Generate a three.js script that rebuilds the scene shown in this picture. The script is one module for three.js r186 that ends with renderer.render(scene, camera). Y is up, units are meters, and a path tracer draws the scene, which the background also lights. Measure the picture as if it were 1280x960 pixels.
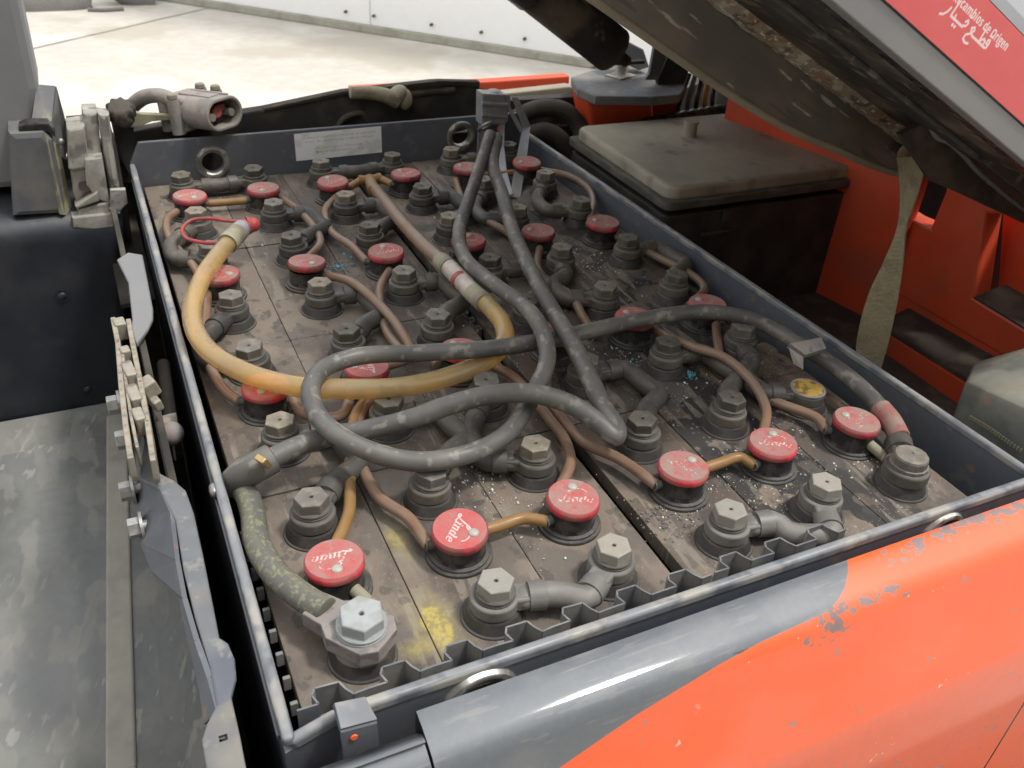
import * as THREE from 'three';
import { RoundedBoxGeometry } from 'three/addons/geometries/RoundedBoxGeometry.js';
import { ConvexGeometry } from 'three/addons/geometries/ConvexGeometry.js';
import { mergeGeometries, mergeVertices, toCreasedNormals } from 'three/addons/utils/BufferGeometryUtils.js';

// ---------------------------------------------------------------- camera, sky, sun, exposure
const scene = new THREE.Scene();
const FOCAL = 1096.86;                                    // in photograph pixels (1280 x 960)
const camera = new THREE.PerspectiveCamera(THREE.MathUtils.radToDeg(2 * Math.atan(480 / FOCAL)), 4 / 3, 0.02, 80);
camera.position.set(-0.29254, 0.41357, 0.68102);
camera.rotation.set(-0.589196, -0.474195, 0.073123, 'YXZ');
camera.focus = 0.62; camera.userData.fStop = 18;
camera.updateMatrixWorld(true);

const SUN = new THREE.Vector3(0.38, 0.90, 0.20).normalize();
{
  const w = 256, h = 128, d = new Float32Array(w * h * 4);
  for (let j = 0; j < h; j++) for (let i = 0; i < w; i++) {
    const el = ((j + 0.5) / h - 0.5) * Math.PI, az = ((i + 0.5) / w) * Math.PI * 2 - Math.PI;
    const s = Math.sin(el), up = Math.max(0, s);
    const v = new THREE.Vector3(Math.cos(el) * Math.cos(az), s, Math.cos(el) * Math.sin(az));
    const g = Math.max(0, v.dot(SUN)), glow = 0.5 * Math.pow(g, 14) + 0.2 * Math.pow(g, 3);
    const L = s < 0 ? 0.45 : 0.72 + 0.22 * up + glow;
    const k = (j * w + i) * 4;
    d[k] = L * 0.99; d[k + 1] = L; d[k + 2] = L * 1.02; d[k + 3] = 1;
  }
  const t = new THREE.DataTexture(d, w, h, THREE.RGBAFormat, THREE.FloatType);
  t.mapping = THREE.EquirectangularReflectionMapping; t.magFilter = t.minFilter = THREE.LinearFilter; t.needsUpdate = true;
  scene.background = t; scene.environment = t; scene.environmentIntensity = 1; scene.backgroundIntensity = 1;
}
const sun = new THREE.DirectionalLight(new THREE.Color(1, 0.97, 0.92), 1.7);
sun.position.copy(SUN).multiplyScalar(8); sun.castShadow = true; sun.shadow.radius = 14;
sun.shadow.mapSize.set(2048, 2048);
Object.assign(sun.shadow.camera, { left: -3, right: 3, top: 3, bottom: -3, near: 0.5, far: 20 });
scene.add(sun, sun.target);
const renderer = new THREE.WebGLRenderer({ antialias: true });
renderer.toneMapping = THREE.LinearToneMapping; renderer.toneMappingExposure = 1.62;
renderer.shadowMap.enabled = true;

// ---------------------------------------------------------------- helpers
let seed = 7;
const rnd = () => { seed = (seed + 0x6d2b79f5) | 0; let t = Math.imul(seed ^ (seed >>> 15), 1 | seed); t = (t + Math.imul(t ^ (t >>> 7), 61 | t)) ^ t; return ((t ^ (t >>> 14)) >>> 0) / 4294967296; };
const V = (x, y, z) => new THREE.Vector3(x, y, z);
// the point of the world plane (axis = value) that lies behind a photograph pixel: used to read positions off the picture
const at = (u, v, axis, val) => {
  const d = V((u - 640) / FOCAL, -(v - 480) / FOCAL, -1).applyQuaternion(camera.quaternion), c = camera.position;
  const k = (val - c.getComponent(axis)) / d.getComponent(axis);
  return c.clone().addScaledVector(d, k);
};
const hash = (x, y, s) => { let h = Math.imul(x, 374761393) ^ Math.imul(y, 668265263) ^ Math.imul(s, 2246822519); h = Math.imul(h ^ (h >>> 13), 1274126177); return ((h ^ (h >>> 16)) >>> 0) / 4294967296; };
const sm = (t) => t * t * (3 - 2 * t);
function noise(x, y, per, s) {                            // value noise; per = cells after which it repeats (0: never)
  const xi = Math.floor(x), yi = Math.floor(y), fx = sm(x - xi), fy = sm(y - yi);
  const w = (a) => (per ? ((a % per) + per) % per : a);
  const a = hash(w(xi), w(yi), s), b = hash(w(xi + 1), w(yi), s), c = hash(w(xi), w(yi + 1), s), d = hash(w(xi + 1), w(yi + 1), s);
  return a + (b - a) * fx + (c - a) * fy + (a - b - c + d) * fx * fy;
}
function fbm(x, y, per, s, oct = 4) { let v = 0, a = 0.5, n = 0; for (let o = 0; o < oct; o++) { v += a * noise(x, y, per, s + o * 17); n += a; a *= 0.5; x *= 2; y *= 2; per *= 2; } return v / n; }
const clamp = (v, a = 0, b = 1) => Math.min(b, Math.max(a, v));
const step = (a, b, v) => sm(clamp((v - a) / (b - a)));
const mix = (a, b, t) => [a[0] + (b[0] - a[0]) * t, a[1] + (b[1] - a[1]) * t, a[2] + (b[2] - a[2]) * t];
const toS = (v) => 255 * (v <= 0.0031308 ? 12.92 * v : 1.055 * Math.pow(v, 1 / 2.4) - 0.055);
function texture(w, h, fn, srgb = true) {                 // fn(x, y) with x, y in 0..1 gives linear colour, or one number
  const d = new Uint8Array(w * h * 4);
  for (let j = 0; j < h; j++) for (let i = 0; i < w; i++) {
    const c = fn((i + 0.5) / w, (j + 0.5) / h), k = (j * w + i) * 4;
    if (srgb) { d[k] = toS(clamp(c[0])); d[k + 1] = toS(clamp(c[1])); d[k + 2] = toS(clamp(c[2])); }
    else d[k] = d[k + 1] = d[k + 2] = 255 * clamp(c);
    d[k + 3] = 255;
  }
  const t = new THREE.DataTexture(d, w, h); t.wrapS = t.wrapT = THREE.RepeatWrapping;
  t.magFilter = THREE.LinearFilter; t.minFilter = THREE.LinearMipmapLinearFilter; t.generateMipmaps = true;
  if (srgb) t.colorSpace = THREE.SRGBColorSpace; t.needsUpdate = true; return t;
}
function mask(w, h, draw) {                               // alpha of a drawing, top row first
  const c = document.createElement('canvas'); c.width = w; c.height = h;
  const g = c.getContext('2d'); g.fillStyle = '#fff'; g.strokeStyle = '#fff'; draw(g, w, h);
  const p = g.getImageData(0, 0, w, h).data;
  return (x, y) => p[(clamp(Math.floor((1 - y) * h), 0, h - 1) * w + clamp(Math.floor(x * w), 0, w - 1)) * 4 + 3] / 255;   // y up
}
// tileable matter: base colour with patches of other matter; tile = metres covered by one repeat
let mseed = 100;
const BUMP = texture(512, 512, (x, y) => 0.6 * fbm(x * 12, y * 12, 12, 3, 4) + 0.4 * fbm(x * 48, y * 48, 48, 9, 2), false);
const ROUGH = texture(256, 256, (x, y) => 0.64 + 0.36 * step(0.3, 0.7, fbm(x * 8, y * 8, 8, 5, 5)), false);
function material(o) {
  const s = (mseed += 31), tile = o.tile ?? 0.12, px = o.px ?? 256, P = o.patches ?? [];
  const val = (x, y, p, k) => step(p.at - 0.05 - (p.soft ?? 0.06), p.at + 0.05 + (p.soft ?? 0.06), fbm(x * p.f * (p.sx ?? 1), y * p.f, 0 || p.f * 1, s + k * 7, p.oct ?? 4)) * (p.amt ?? 1);
  const map = texture(px, px, (x, y) => {
    let c = o.c; const n = fbm(x * 24, y * 24, 24, s, 3) - 0.5; c = c.map((v) => v * (1 + n * (o.grain ?? 0.25)));
    P.forEach((p, k) => { c = mix(c, p.c, val(x, y, p, k + 1)); });
    return c;
  });
  map.repeat.set(1 / tile, 1 / tile);
  const M = { map, roughness: o.rough ?? 0.75, metalness: o.metal ?? 0, ...(o.extra ?? {}) };
  const shared = (t) => { const c = t.clone(); c.repeat.set(1 / tile, 1 / tile); c.offset.set((s % 13) / 13, (s % 7) / 7); return c; };
  if (o.bump) { M.bumpMap = shared(BUMP); M.bumpScale = o.bump; }
  if (o.rvar) { M.roughness = Math.min(1, (o.rough ?? 0.75) * 1.22); M.roughnessMap = shared(ROUGH); }
  const m = o.extra ? new THREE.MeshPhysicalMaterial(M) : new THREE.MeshStandardMaterial(M);
  m.side = o.two ? THREE.DoubleSide : THREE.FrontSide; return m;
}
function boxUV(g) {                                        // uv in metres by the way each face points
  g = g.index ? g.toNonIndexed() : g; const p = g.attributes.position, uv = new Float32Array(p.count * 2), a = V(), b = V(), c = V(), n = V();
  for (let i = 0; i < p.count; i += 3) {
    a.fromBufferAttribute(p, i); b.fromBufferAttribute(p, i + 1); c.fromBufferAttribute(p, i + 2);
    n.copy(b).sub(a).cross(c.clone().sub(a)); const x = Math.abs(n.x), y = Math.abs(n.y), z = Math.abs(n.z);
    [a, b, c].forEach((q, k) => { const [U, W] = y >= x && y >= z ? [q.x, q.z] : x >= z ? [q.z, q.y] : [q.x, q.y]; uv[(i + k) * 2] = U; uv[(i + k) * 2 + 1] = W; });
  }
  g.setAttribute('uv', new THREE.BufferAttribute(uv, 2)); return g;
}
const merge = (list) => { const L = list.map((g) => { g = g.index ? g.toNonIndexed() : g; for (const k of Object.keys(g.attributes)) if (!['position', 'normal', 'uv'].includes(k)) g.deleteAttribute(k); return g; }); return L.length > 1 ? mergeGeometries(L) : L[0]; };
const xf = (g, p = [0, 0, 0], r = [0, 0, 0], s) => { const m = new THREE.Matrix4().compose(V(...p), new THREE.Quaternion().setFromEuler(new THREE.Euler(...r, 'YXZ')), s ? V(...s) : V(1, 1, 1)); return g.applyMatrix4(m); };
const rbox = (w, h, d, r = 0.001, seg = 2) => boxUV(new RoundedBoxGeometry(w, h, d, seg, Math.min(r, w / 2.01, h / 2.01, d / 2.01)));
const lathe = (pts, n = 32, crease = 0.5) => boxUV(toCreasedNormals(new THREE.LatheGeometry(pts.map(([r, y]) => new THREE.Vector2(r, y)), n), crease));
const cyl = (r0, r1, h, n = 24) => boxUV(new THREE.CylinderGeometry(r0, r1, h, n));
const between = (g, a, b) => { const d = b.clone().sub(a), q = new THREE.Quaternion().setFromUnitVectors(V(0, 1, 0), d.clone().normalize()); return g.applyMatrix4(new THREE.Matrix4().compose(a.clone().add(b).multiplyScalar(0.5), q, V(1, 1, 1))); };
const rod = (a, b, r, n = 16, r2 = r) => between(cyl(r2, r, a.distanceTo(b), n), a, b);
function tube(pts, r, radial = 14, seg, caps = true) {     // r may be a function of 0..1
  const curve = new THREE.CatmullRomCurve3(pts, false, 'centripetal'), L = curve.getLength();
  seg ??= Math.max(12, Math.round(L / 0.004)); const rf = typeof r === 'function' ? r : () => r;
  const R0 = rf(0.5), g = new THREE.TubeGeometry(curve, seg, R0, radial), p = g.attributes.position, n = g.attributes.normal, uv = g.attributes.uv;
  for (let i = 0; i < p.count; i++) {
    const k = Math.floor(i / (radial + 1)) / seg, e = rf(k) - R0;
    p.setXYZ(i, p.getX(i) + n.getX(i) * e, p.getY(i) + n.getY(i) * e, p.getZ(i) + n.getZ(i) * e);
    uv.setXY(i, uv.getX(i) * L, uv.getY(i) * 2 * Math.PI * R0);
  }
  const out = [g];
  if (caps) for (const k of [0, 1]) {
    const c = curve.getPointAt(k), t = curve.getTangentAt(k).multiplyScalar(k ? 1 : -1), rr = rf(k);
    const s = new THREE.SphereGeometry(rr, radial, 4, 0, Math.PI * 2, 0, Math.PI / 2); s.scale(1, 0.18, 1);
    s.applyQuaternion(new THREE.Quaternion().setFromUnitVectors(V(0, 1, 0), t)); s.translate(c.x, c.y, c.z);
    out.push(s);
  }
  return merge(out);
}
function extrude2(shape, depth, bevel = 0, seg = 2, curveSegments = 12) {
  return new THREE.ExtrudeGeometry(shape, { depth: depth - 2 * bevel, bevelEnabled: bevel > 0, bevelThickness: bevel, bevelSize: bevel, bevelOffset: -bevel, bevelSegments: seg, curveSegments }).translate(0, 0, bevel);
}
// a plate whose outline is given by photograph pixels on a world plane (axis = val); depth goes away from the camera side
function plate(pix, axis, val, depth, bevel = 0.0006, holes = []) {
  const P = ([u, v]) => { const p = at(u, v, axis, val); return axis === 2 ? new THREE.Vector2(p.x, p.y) : axis === 1 ? new THREE.Vector2(p.x, -p.z) : new THREE.Vector2(-p.z, p.y); };
  return plateOf(pix.map(P), axis, val, depth, bevel, holes.map((h) => h.map(P)));
}
function plateOf(pts, axis, val, depth, bevel = 0.0006, holes = []) {   // pts: Vector2 of (x,y), (x,-z) or (-z,y)
  const s = new THREE.Shape(pts); holes.forEach((h) => s.holes.push(new THREE.Path(h)));
  const g = extrude2(s, depth, bevel);
  if (axis === 2) g.translate(0, 0, val - depth);
  if (axis === 1) g.rotateX(-Math.PI / 2).translate(0, val - depth, 0);
  if (axis === 0) g.rotateY(Math.PI / 2).translate(val, 0, 0);
  return boxUV(g);
}
function slab(a, b, c, d, t, r) {                          // four corners in order, thickness t
  const n = b.clone().sub(a).cross(d.clone().sub(a)).normalize().multiplyScalar(t / 2), g = new THREE.BufferGeometry();
  const q = [a, b, c, d].flatMap((p) => [p.clone().add(n), p.clone().sub(n)]), f = [];
  const quad = (i, j, k, l) => f.push(q[i], q[j], q[k], q[i], q[k], q[l]);
  quad(0, 2, 4, 6); quad(1, 7, 5, 3); for (let i = 0; i < 4; i++) { const j = (i + 1) % 4; quad(2 * i, 2 * i + 1, 2 * j + 1, 2 * j); }
  g.setFromPoints(f); g.computeVertexNormals(); return boxUV(g);
}
const used = new Map();
const numbered = (n) => { const k = used.get(n) ?? 0; used.set(n, k + 1); return k ? n + '_' + String(k).padStart(3, '0') : n; };
const shade = (o) => { o.traverse((m) => { if (m.isMesh) { m.castShadow = true; m.receiveShadow = true; } }); return o; };
function tag(o, label, category, group) { o.userData.label = label; if (category) o.userData.category = category; if (group) o.userData.group = group; return o; }
function thing(name, label, category, group, p = [0, 0, 0]) { const o = new THREE.Group(); o.name = numbered(name); o.position.set(...p); scene.add(o); return tag(o, label, category, group); }
function part(name, geo, mat, parent, label) { const m = new THREE.Mesh(geo, mat); m.name = name; parent.add(m); if (label) m.userData.label = label; return m; }
function solo(name, geo, mat, label, category, group) {    // a thing of one mesh, its origin at its base
  geo.computeBoundingBox(); const b = geo.boundingBox, c = V((b.min.x + b.max.x) / 2, b.min.y, (b.min.z + b.max.z) / 2); geo.translate(-c.x, -c.y, -c.z);
  const m = new THREE.Mesh(geo, mat); m.name = numbered(name); m.position.copy(c); scene.add(m); return tag(m, label, category, group);
}
function settle(o) {                                       // move a thing's origin to its base without moving its parts
  o.updateMatrixWorld(true); const b = new THREE.Box3().setFromObject(o), c = V((b.min.x + b.max.x) / 2, b.min.y, (b.min.z + b.max.z) / 2);
  o.children.forEach((k) => k.position.sub(c)); o.position.add(c); return o;
}

// ---------------------------------------------------------------- materials (linear base colours)
const dust = [0.20, 0.18, 0.145];
const M = {
  rubber: material({ c: [0.070, 0.064, 0.057], tile: 0.16, rough: 0.62, rvar: 0.12, bump: 0.0003, grain: 0.2, patches: [{ c: [0.14, 0.125, 0.104], f: 5, at: 0.55, soft: 0.16, amt: 0.6 }, { c: [0.034, 0.032, 0.03], f: 9, at: 0.6, soft: 0.07, amt: 0.55 }, { c: [0.3, 0.28, 0.25], f: 60, at: 0.83, soft: 0.0, amt: 0.3, oct: 2 }] }),
  cable: material({ c: [0.090, 0.086, 0.079], tile: 0.2, rough: 0.55, rvar: 0.14, bump: 0.0003, grain: 0.2, patches: [{ c: [0.165, 0.15, 0.127], f: 5, at: 0.52, soft: 0.14, amt: 0.65 }, { c: [0.05, 0.05, 0.05], f: 7, at: 0.58, soft: 0.1, amt: 0.55 }, { c: [0.30, 0.275, 0.23], f: 36, at: 0.68, soft: 0.03, amt: 0.45, oct: 3 }] }),
  greenCable: material({ c: [0.10, 0.097, 0.086], tile: 0.2, px: 512, rough: 0.65, bump: 0.0004, patches: [{ c: [0.15, 0.145, 0.10], f: 4, at: 0.54, soft: 0.14, amt: 0.6 }, { c: [0.34, 0.33, 0.13], f: 100, at: 0.64, soft: 0.05, amt: 0.38, oct: 3 }] }),
  bush: material({ c: [0.042, 0.039, 0.036], tile: 0.1, rough: 0.5, bump: 0.0003, patches: [{ c: [0.105, 0.094, 0.08], f: 5, at: 0.50, soft: 0.14, amt: 0.7 }, { c: [0.02, 0.02, 0.02], f: 7, at: 0.62, soft: 0.06, amt: 0.6 }] }),
  bolt: material({ c: [0.170, 0.153, 0.124], tile: 0.09, rough: 0.66, rvar: 0.12, bump: 0.00015, grain: 0.2, patches: [{ c: [0.095, 0.086, 0.072], f: 6, at: 0.54, soft: 0.12, amt: 0.6 }, { c: [0.25, 0.228, 0.186], f: 18, at: 0.62, soft: 0.06, amt: 0.45 }] }),
  paleBolt: material({ c: [0.30, 0.315, 0.315], tile: 0.06, rough: 0.55, bump: 0.0001, grain: 0.12, patches: [{ c: [0.22, 0.22, 0.205], f: 8, at: 0.6, soft: 0.08, amt: 0.6 }] }),
  lead: material({ c: [0.21, 0.185, 0.175], tile: 0.09, rough: 0.7, bump: 0.0003, patches: [{ c: [0.28, 0.25, 0.22], f: 7, at: 0.55, soft: 0.1, amt: 0.6 }, { c: [0.10, 0.095, 0.09], f: 12, at: 0.68, soft: 0.04, amt: 0.6 }] }),
  red: material({ c: [0.40, 0.034, 0.042], tile: 0.06, rough: 0.6, rvar: 0.12, bump: 0.0001, grain: 0.14, patches: [{ c: [0.26, 0.10, 0.085], f: 6, at: 0.52, soft: 0.1, amt: 0.6 }, { c: [0.12, 0.07, 0.06], f: 10, at: 0.66, soft: 0.05, amt: 0.6 }] }),
  black: material({ c: [0.018, 0.018, 0.018], tile: 0.05, rough: 0.32, rvar: 0.15, bump: 0.0001, patches: [{ c: [0.075, 0.068, 0.06], f: 5, at: 0.6, soft: 0.1, amt: 0.6 }] }),
  dome: material({ c: [0.34, 0.33, 0.28], tile: 0.03, rough: 0.45, grain: 0.25 }),
  hose: material({ c: [0.25, 0.152, 0.10], tile: 0.14, rough: 0.4, rvar: 0.14, bump: 0.0001, grain: 0.14, patches: [{ c: [0.26, 0.19, 0.145], f: 5, at: 0.52, soft: 0.16, amt: 0.7 }, { c: [0.16, 0.085, 0.045], f: 7, at: 0.6, soft: 0.12, amt: 0.5 }], extra: { transmission: 0.15, thickness: 0, ior: 1.4 } }),
  hoseOchre: material({ c: [0.29, 0.165, 0.062], tile: 0.14, rough: 0.42, rvar: 0.14, bump: 0.0001, patches: [{ c: [0.25, 0.165, 0.095], f: 5, at: 0.5, soft: 0.14, amt: 0.8 }], extra: { transmission: 0.15, thickness: 0, ior: 1.4 } }),
  amber: material({ c: [0.88, 0.66, 0.30], tile: 0.2, rough: 0.26, rvar: 0.12, grain: 0.08, patches: [{ c: [0.66, 0.55, 0.38], f: 5, at: 0.5, soft: 0.14, amt: 0.6 }, { c: [0.5, 0.38, 0.24], f: 30, at: 0.7, soft: 0.05, amt: 0.4 }], extra: { transmission: 0.72, thickness: 0.0, ior: 1.4 } }),
  clear: material({ c: [0.60, 0.52, 0.46], tile: 0.04, rough: 0.3, grain: 0.15, patches: [{ c: [0.4, 0.33, 0.27], f: 5, at: 0.52, soft: 0.12, amt: 0.6 }], extra: { transmission: 0.3, thickness: 0, ior: 1.45 } }),
  brass: material({ c: [0.50, 0.36, 0.16], tile: 0.04, rough: 0.35, metal: 0.8 }),
  paint: material({ c: [0.095, 0.104, 0.128], tile: 0.4, px: 512, rough: 0.46, rvar: 0.14, bump: 0.00015, grain: 0.1, patches: [{ c: [0.125, 0.127, 0.13], f: 6, at: 0.55, soft: 0.14, amt: 0.55 }, { c: [0.19, 0.18, 0.16], f: 40, at: 0.72, soft: 0.04, amt: 0.45, oct: 3 }, { c: [0.22, 0.13, 0.08], f: 30, at: 0.83, soft: 0.0, amt: 0.6 }] }),
  rim: material({ c: [0.19, 0.195, 0.205], tile: 0.2, rough: 0.5, rvar: 0.15, bump: 0.0003, patches: [{ c: [0.32, 0.30, 0.26], f: 9, at: 0.55, soft: 0.1, amt: 0.8 }, { c: [0.08, 0.09, 0.11], f: 12, at: 0.62, soft: 0.05, amt: 0.7 }] }),
  paintDusty: material({ c: [0.125, 0.13, 0.138], tile: 0.24, rough: 0.65, bump: 0.0003, patches: [{ c: [0.20, 0.183, 0.15], f: 5, at: 0.52, soft: 0.12, amt: 0.75 }, { c: [0.075, 0.085, 0.115], f: 7, at: 0.58, soft: 0.06, amt: 0.6 }, { c: [0.3, 0.28, 0.23], f: 40, at: 0.72, soft: 0.03, amt: 0.4, oct: 3 }] }),
  steel: material({ c: [0.34, 0.33, 0.31], tile: 0.08, rough: 0.42, rvar: 0.15, metal: 0.7, patches: [{ c: [0.2, 0.18, 0.15], f: 6, at: 0.54, soft: 0.1, amt: 0.75 }] }),
  zinc: material({ c: [0.40, 0.40, 0.39], tile: 0.05, rough: 0.42, metal: 0.55, patches: [{ c: [0.24, 0.22, 0.19], f: 7, at: 0.54, soft: 0.08, amt: 0.7 }] }),
  linkage: material({ c: [0.32, 0.29, 0.235], tile: 0.06, rough: 0.6, metal: 0.3, bump: 0.0003, patches: [{ c: [0.14, 0.12, 0.10], f: 7, at: 0.58, soft: 0.07, amt: 0.8 }, { c: [0.3, 0.16, 0.09], f: 9, at: 0.7, soft: 0.05, amt: 0.6 }] }),
  dusty: material({ c: [0.32, 0.28, 0.215], tile: 0.25, px: 512, rough: 0.88, bump: 0.0002, grain: 0.14, patches: [{ c: [0.24, 0.21, 0.162], f: 5, at: 0.58, soft: 0.12, amt: 0.6 }, { c: [0.42, 0.40, 0.34], f: 70, at: 0.84, soft: 0.0, amt: 0.4, oct: 2 }] }),
  dustyDark: material({ c: [0.075, 0.069, 0.058], tile: 0.2, rough: 0.85, bump: 0.0002, patches: [{ c: [0.16, 0.145, 0.115], f: 6, at: 0.56, soft: 0.12, amt: 0.6 }] }),
  lidDust: material({ c: [0.37, 0.33, 0.258], tile: 0.3, px: 512, rough: 0.85, bump: 0.0002, grain: 0.16, patches: [{ c: [0.25, 0.225, 0.182], f: 4, at: 0.56, soft: 0.12, amt: 0.6 }, { c: [0.12, 0.11, 0.095], f: 9, at: 0.73, soft: 0.05, amt: 0.6 }, { c: [0.5, 0.46, 0.38], f: 90, at: 0.85, soft: 0.0, amt: 0.4, oct: 2 }] }),
  latchPlastic: material({ c: [0.38, 0.36, 0.32], tile: 0.1, rough: 0.7, bump: 0.0002, patches: [{ c: [0.22, 0.2, 0.17], f: 5, at: 0.56, soft: 0.1, amt: 0.7 }, { c: [0.10, 0.1, 0.09], f: 7, at: 0.66, soft: 0.05, amt: 0.7 }] }),
  darkBox: material({ c: [0.026, 0.025, 0.024], tile: 0.2, rough: 0.65, bump: 0.0002, patches: [{ c: [0.075, 0.068, 0.058], f: 6, at: 0.55, soft: 0.12, amt: 0.6 }] }),
  grime: material({ c: [0.035, 0.032, 0.028], tile: 0.2, rough: 0.85, bump: 0.0006, patches: [{ c: [0.085, 0.072, 0.056], f: 5, at: 0.54, soft: 0.1, amt: 0.7 }] }),
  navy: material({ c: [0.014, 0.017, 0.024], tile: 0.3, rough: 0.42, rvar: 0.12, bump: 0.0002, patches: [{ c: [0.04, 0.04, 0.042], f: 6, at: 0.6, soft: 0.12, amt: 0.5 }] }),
  cowl: material({ c: [0.20, 0.20, 0.203], tile: 0.4, rough: 0.6, grain: 0.06, bump: 0.0001, patches: [{ c: [0.17, 0.165, 0.16], f: 5, at: 0.55, soft: 0.12, amt: 0.5 }] }),
  blockGrey: material({ c: [0.105, 0.108, 0.115], tile: 0.2, rough: 0.7, bump: 0.0003, patches: [{ c: [0.17, 0.155, 0.13], f: 5, at: 0.56, soft: 0.12, amt: 0.6 }, { c: [0.06, 0.06, 0.06], f: 7, at: 0.68, soft: 0.06, amt: 0.5 }] }),
  redPaint: material({ c: [0.62, 0.078, 0.028], tile: 0.4, px: 512, rough: 0.5, rvar: 0.1, bump: 0.0001, grain: 0.08, patches: [{ c: [0.50, 0.075, 0.035], f: 5, at: 0.6, soft: 0.12, amt: 0.5 }, { c: [0.2, 0.10, 0.065], f: 5, at: 0.70, soft: 0.08, amt: 0.5, oct: 6 }] }),
  orange: material({ c: [0.78, 0.13, 0.04], tile: 0.4, rough: 0.45, grain: 0.05 }),
  hoodGrey: material({ c: [0.19, 0.19, 0.192], tile: 0.2, rough: 0.5, grain: 0.05, patches: [{ c: [0.22, 0.215, 0.21], f: 4, at: 0.6, soft: 0.12, amt: 0.5 }] }),
  hoodGloss: material({ c: [0.24, 0.245, 0.26], tile: 0.2, rough: 0.2, grain: 0.05, extra: { clearcoat: 1, clearcoatRoughness: 0.06 } }),
  hoodUnder: material({ c: [0.036, 0.034, 0.031], tile: 0.3, px: 512, rough: 0.6, bump: 0.001, patches: [{ c: [0.17, 0.14, 0.098], f: 6, at: 0.58, soft: 0.09, amt: 0.8 }, { c: [0.012, 0.012, 0.012], f: 5, at: 0.58, soft: 0.08, amt: 0.7 }, { c: [0.24, 0.21, 0.16], f: 24, at: 0.7, soft: 0.03, amt: 0.5 }] }),
  skirt: (() => {                                          // dirty sheet with scrapes along the hood
    const t = texture(1024, 128, (x, y) => {
      let c = [0.165, 0.150, 0.126].map((v) => v * (0.88 + 0.24 * fbm(x * 40, y * 14, 0, 5)));
      c = mix(c, [0.075, 0.07, 0.06], step(0.42, 0.66, fbm(x * 6, y * 2, 0, 12, 5)) * 0.7);
      c = mix(c, [0.20, 0.155, 0.115], step(0.55, 0.75, fbm(x * 14, y * 4, 0, 33)) * 0.45);
      const rx = x * 22 + y * 3.0; c = mix(c, [0.5, 0.48, 0.42], step(0.72, 0.78, fbm(rx, y * 26 + x * 6, 0, 47, 3)) * 0.75);
      c = mix(c, [0.07, 0.066, 0.058], step(0.72, 0.78, fbm(rx + 40, y * 30 + x * 8, 0, 57, 3)) * 0.6);
      return c;
    });
    t.repeat.set(1 / 0.9, 1 / 0.12); return new THREE.MeshStandardMaterial({ map: t, roughness: 0.6, bumpMap: t, bumpScale: 0.0005 });
  })(),
  rusty: material({ c: [0.24, 0.20, 0.145], tile: 0.08, rough: 0.75, bump: 0.0006, patches: [{ c: [0.42, 0.38, 0.30], f: 6, at: 0.52, soft: 0.07, amt: 0.8 }, { c: [0.26, 0.12, 0.06], f: 7, at: 0.62, soft: 0.06, amt: 0.7 }, { c: [0.05, 0.045, 0.04], f: 9, at: 0.68, soft: 0.04, amt: 0.8 }] }),
  brownDirt: material({ c: [0.045, 0.034, 0.028], tile: 0.15, rough: 0.9, bump: 0.0008, patches: [{ c: [0.10, 0.08, 0.06], f: 6, at: 0.56, soft: 0.1, amt: 0.7 }] }),
  canister: material({ c: [0.135, 0.138, 0.12], tile: 0.2, rough: 0.7, bump: 0.0004, patches: [{ c: [0.25, 0.235, 0.18], f: 5, at: 0.53, soft: 0.14, amt: 0.7 }, { c: [0.075, 0.08, 0.075], f: 8, at: 0.62, soft: 0.07, amt: 0.6 }, { c: [0.3, 0.17, 0.08], f: 9, at: 0.73, soft: 0.04, amt: 0.5 }] }),
  strap: material({ c: [0.30, 0.25, 0.155], tile: 0.08, rough: 0.9, bump: 0.0006, two: true, patches: [{ c: [0.17, 0.145, 0.095], f: 6, at: 0.56, soft: 0.1, amt: 0.6 }, { c: [0.4, 0.35, 0.24], f: 50, at: 0.66, soft: 0.04, amt: 0.4, oct: 2 }] }),
  grip: material({ c: [0.22, 0.20, 0.185], tile: 0.1, rough: 0.75, bump: 0.0003, patches: [{ c: [0.11, 0.10, 0.095], f: 5, at: 0.55, soft: 0.1, amt: 0.6 }, { c: [0.3, 0.18, 0.16], f: 7, at: 0.7, soft: 0.05, amt: 0.5 }] }),
  spacer: material({ c: [0.125, 0.128, 0.138], tile: 0.1, rough: 0.5, rvar: 0.1, bump: 0.0002, patches: [{ c: [0.24, 0.225, 0.195], f: 6, at: 0.57, soft: 0.1, amt: 0.7 }] }),
  clipMetal: material({ c: [0.26, 0.27, 0.29], tile: 0.08, rough: 0.5, metal: 0.25, bump: 0.0002, patches: [{ c: [0.38, 0.36, 0.32], f: 6, at: 0.56, soft: 0.1, amt: 0.7 }] }),
  mat: (() => {
    const t = texture(1024, 1024, (x, y) => {
      let c = [0.138, 0.142, 0.135].map((v) => v * (0.9 + 0.2 * fbm(x * 90, y * 90, 0, 4, 2)));
      c = mix(c, [0.225, 0.218, 0.19], step(0.36, 0.70, fbm(x * 7, y * 4, 0, 8, 6)) * 0.6);
      c = mix(c, [0.07, 0.071, 0.067], step(0.48, 0.70, fbm(x * 8 + 3, y * 4, 0, 15, 6)) * 0.65);
      c = mix(c, [0.105, 0.115, 0.135], step(0.5, 0.74, fbm(x * 4 + 3, y * 4, 0, 25, 5)) * 0.45);
      c = mix(c, [0.3, 0.29, 0.255], step(0.68, 0.74, fbm(x * 120 + y * 40, y * 26 - x * 18, 0, 83, 3)) * step(0.45, 0.6, fbm(x * 5, y * 5, 0, 87, 3)) * 0.55);
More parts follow.
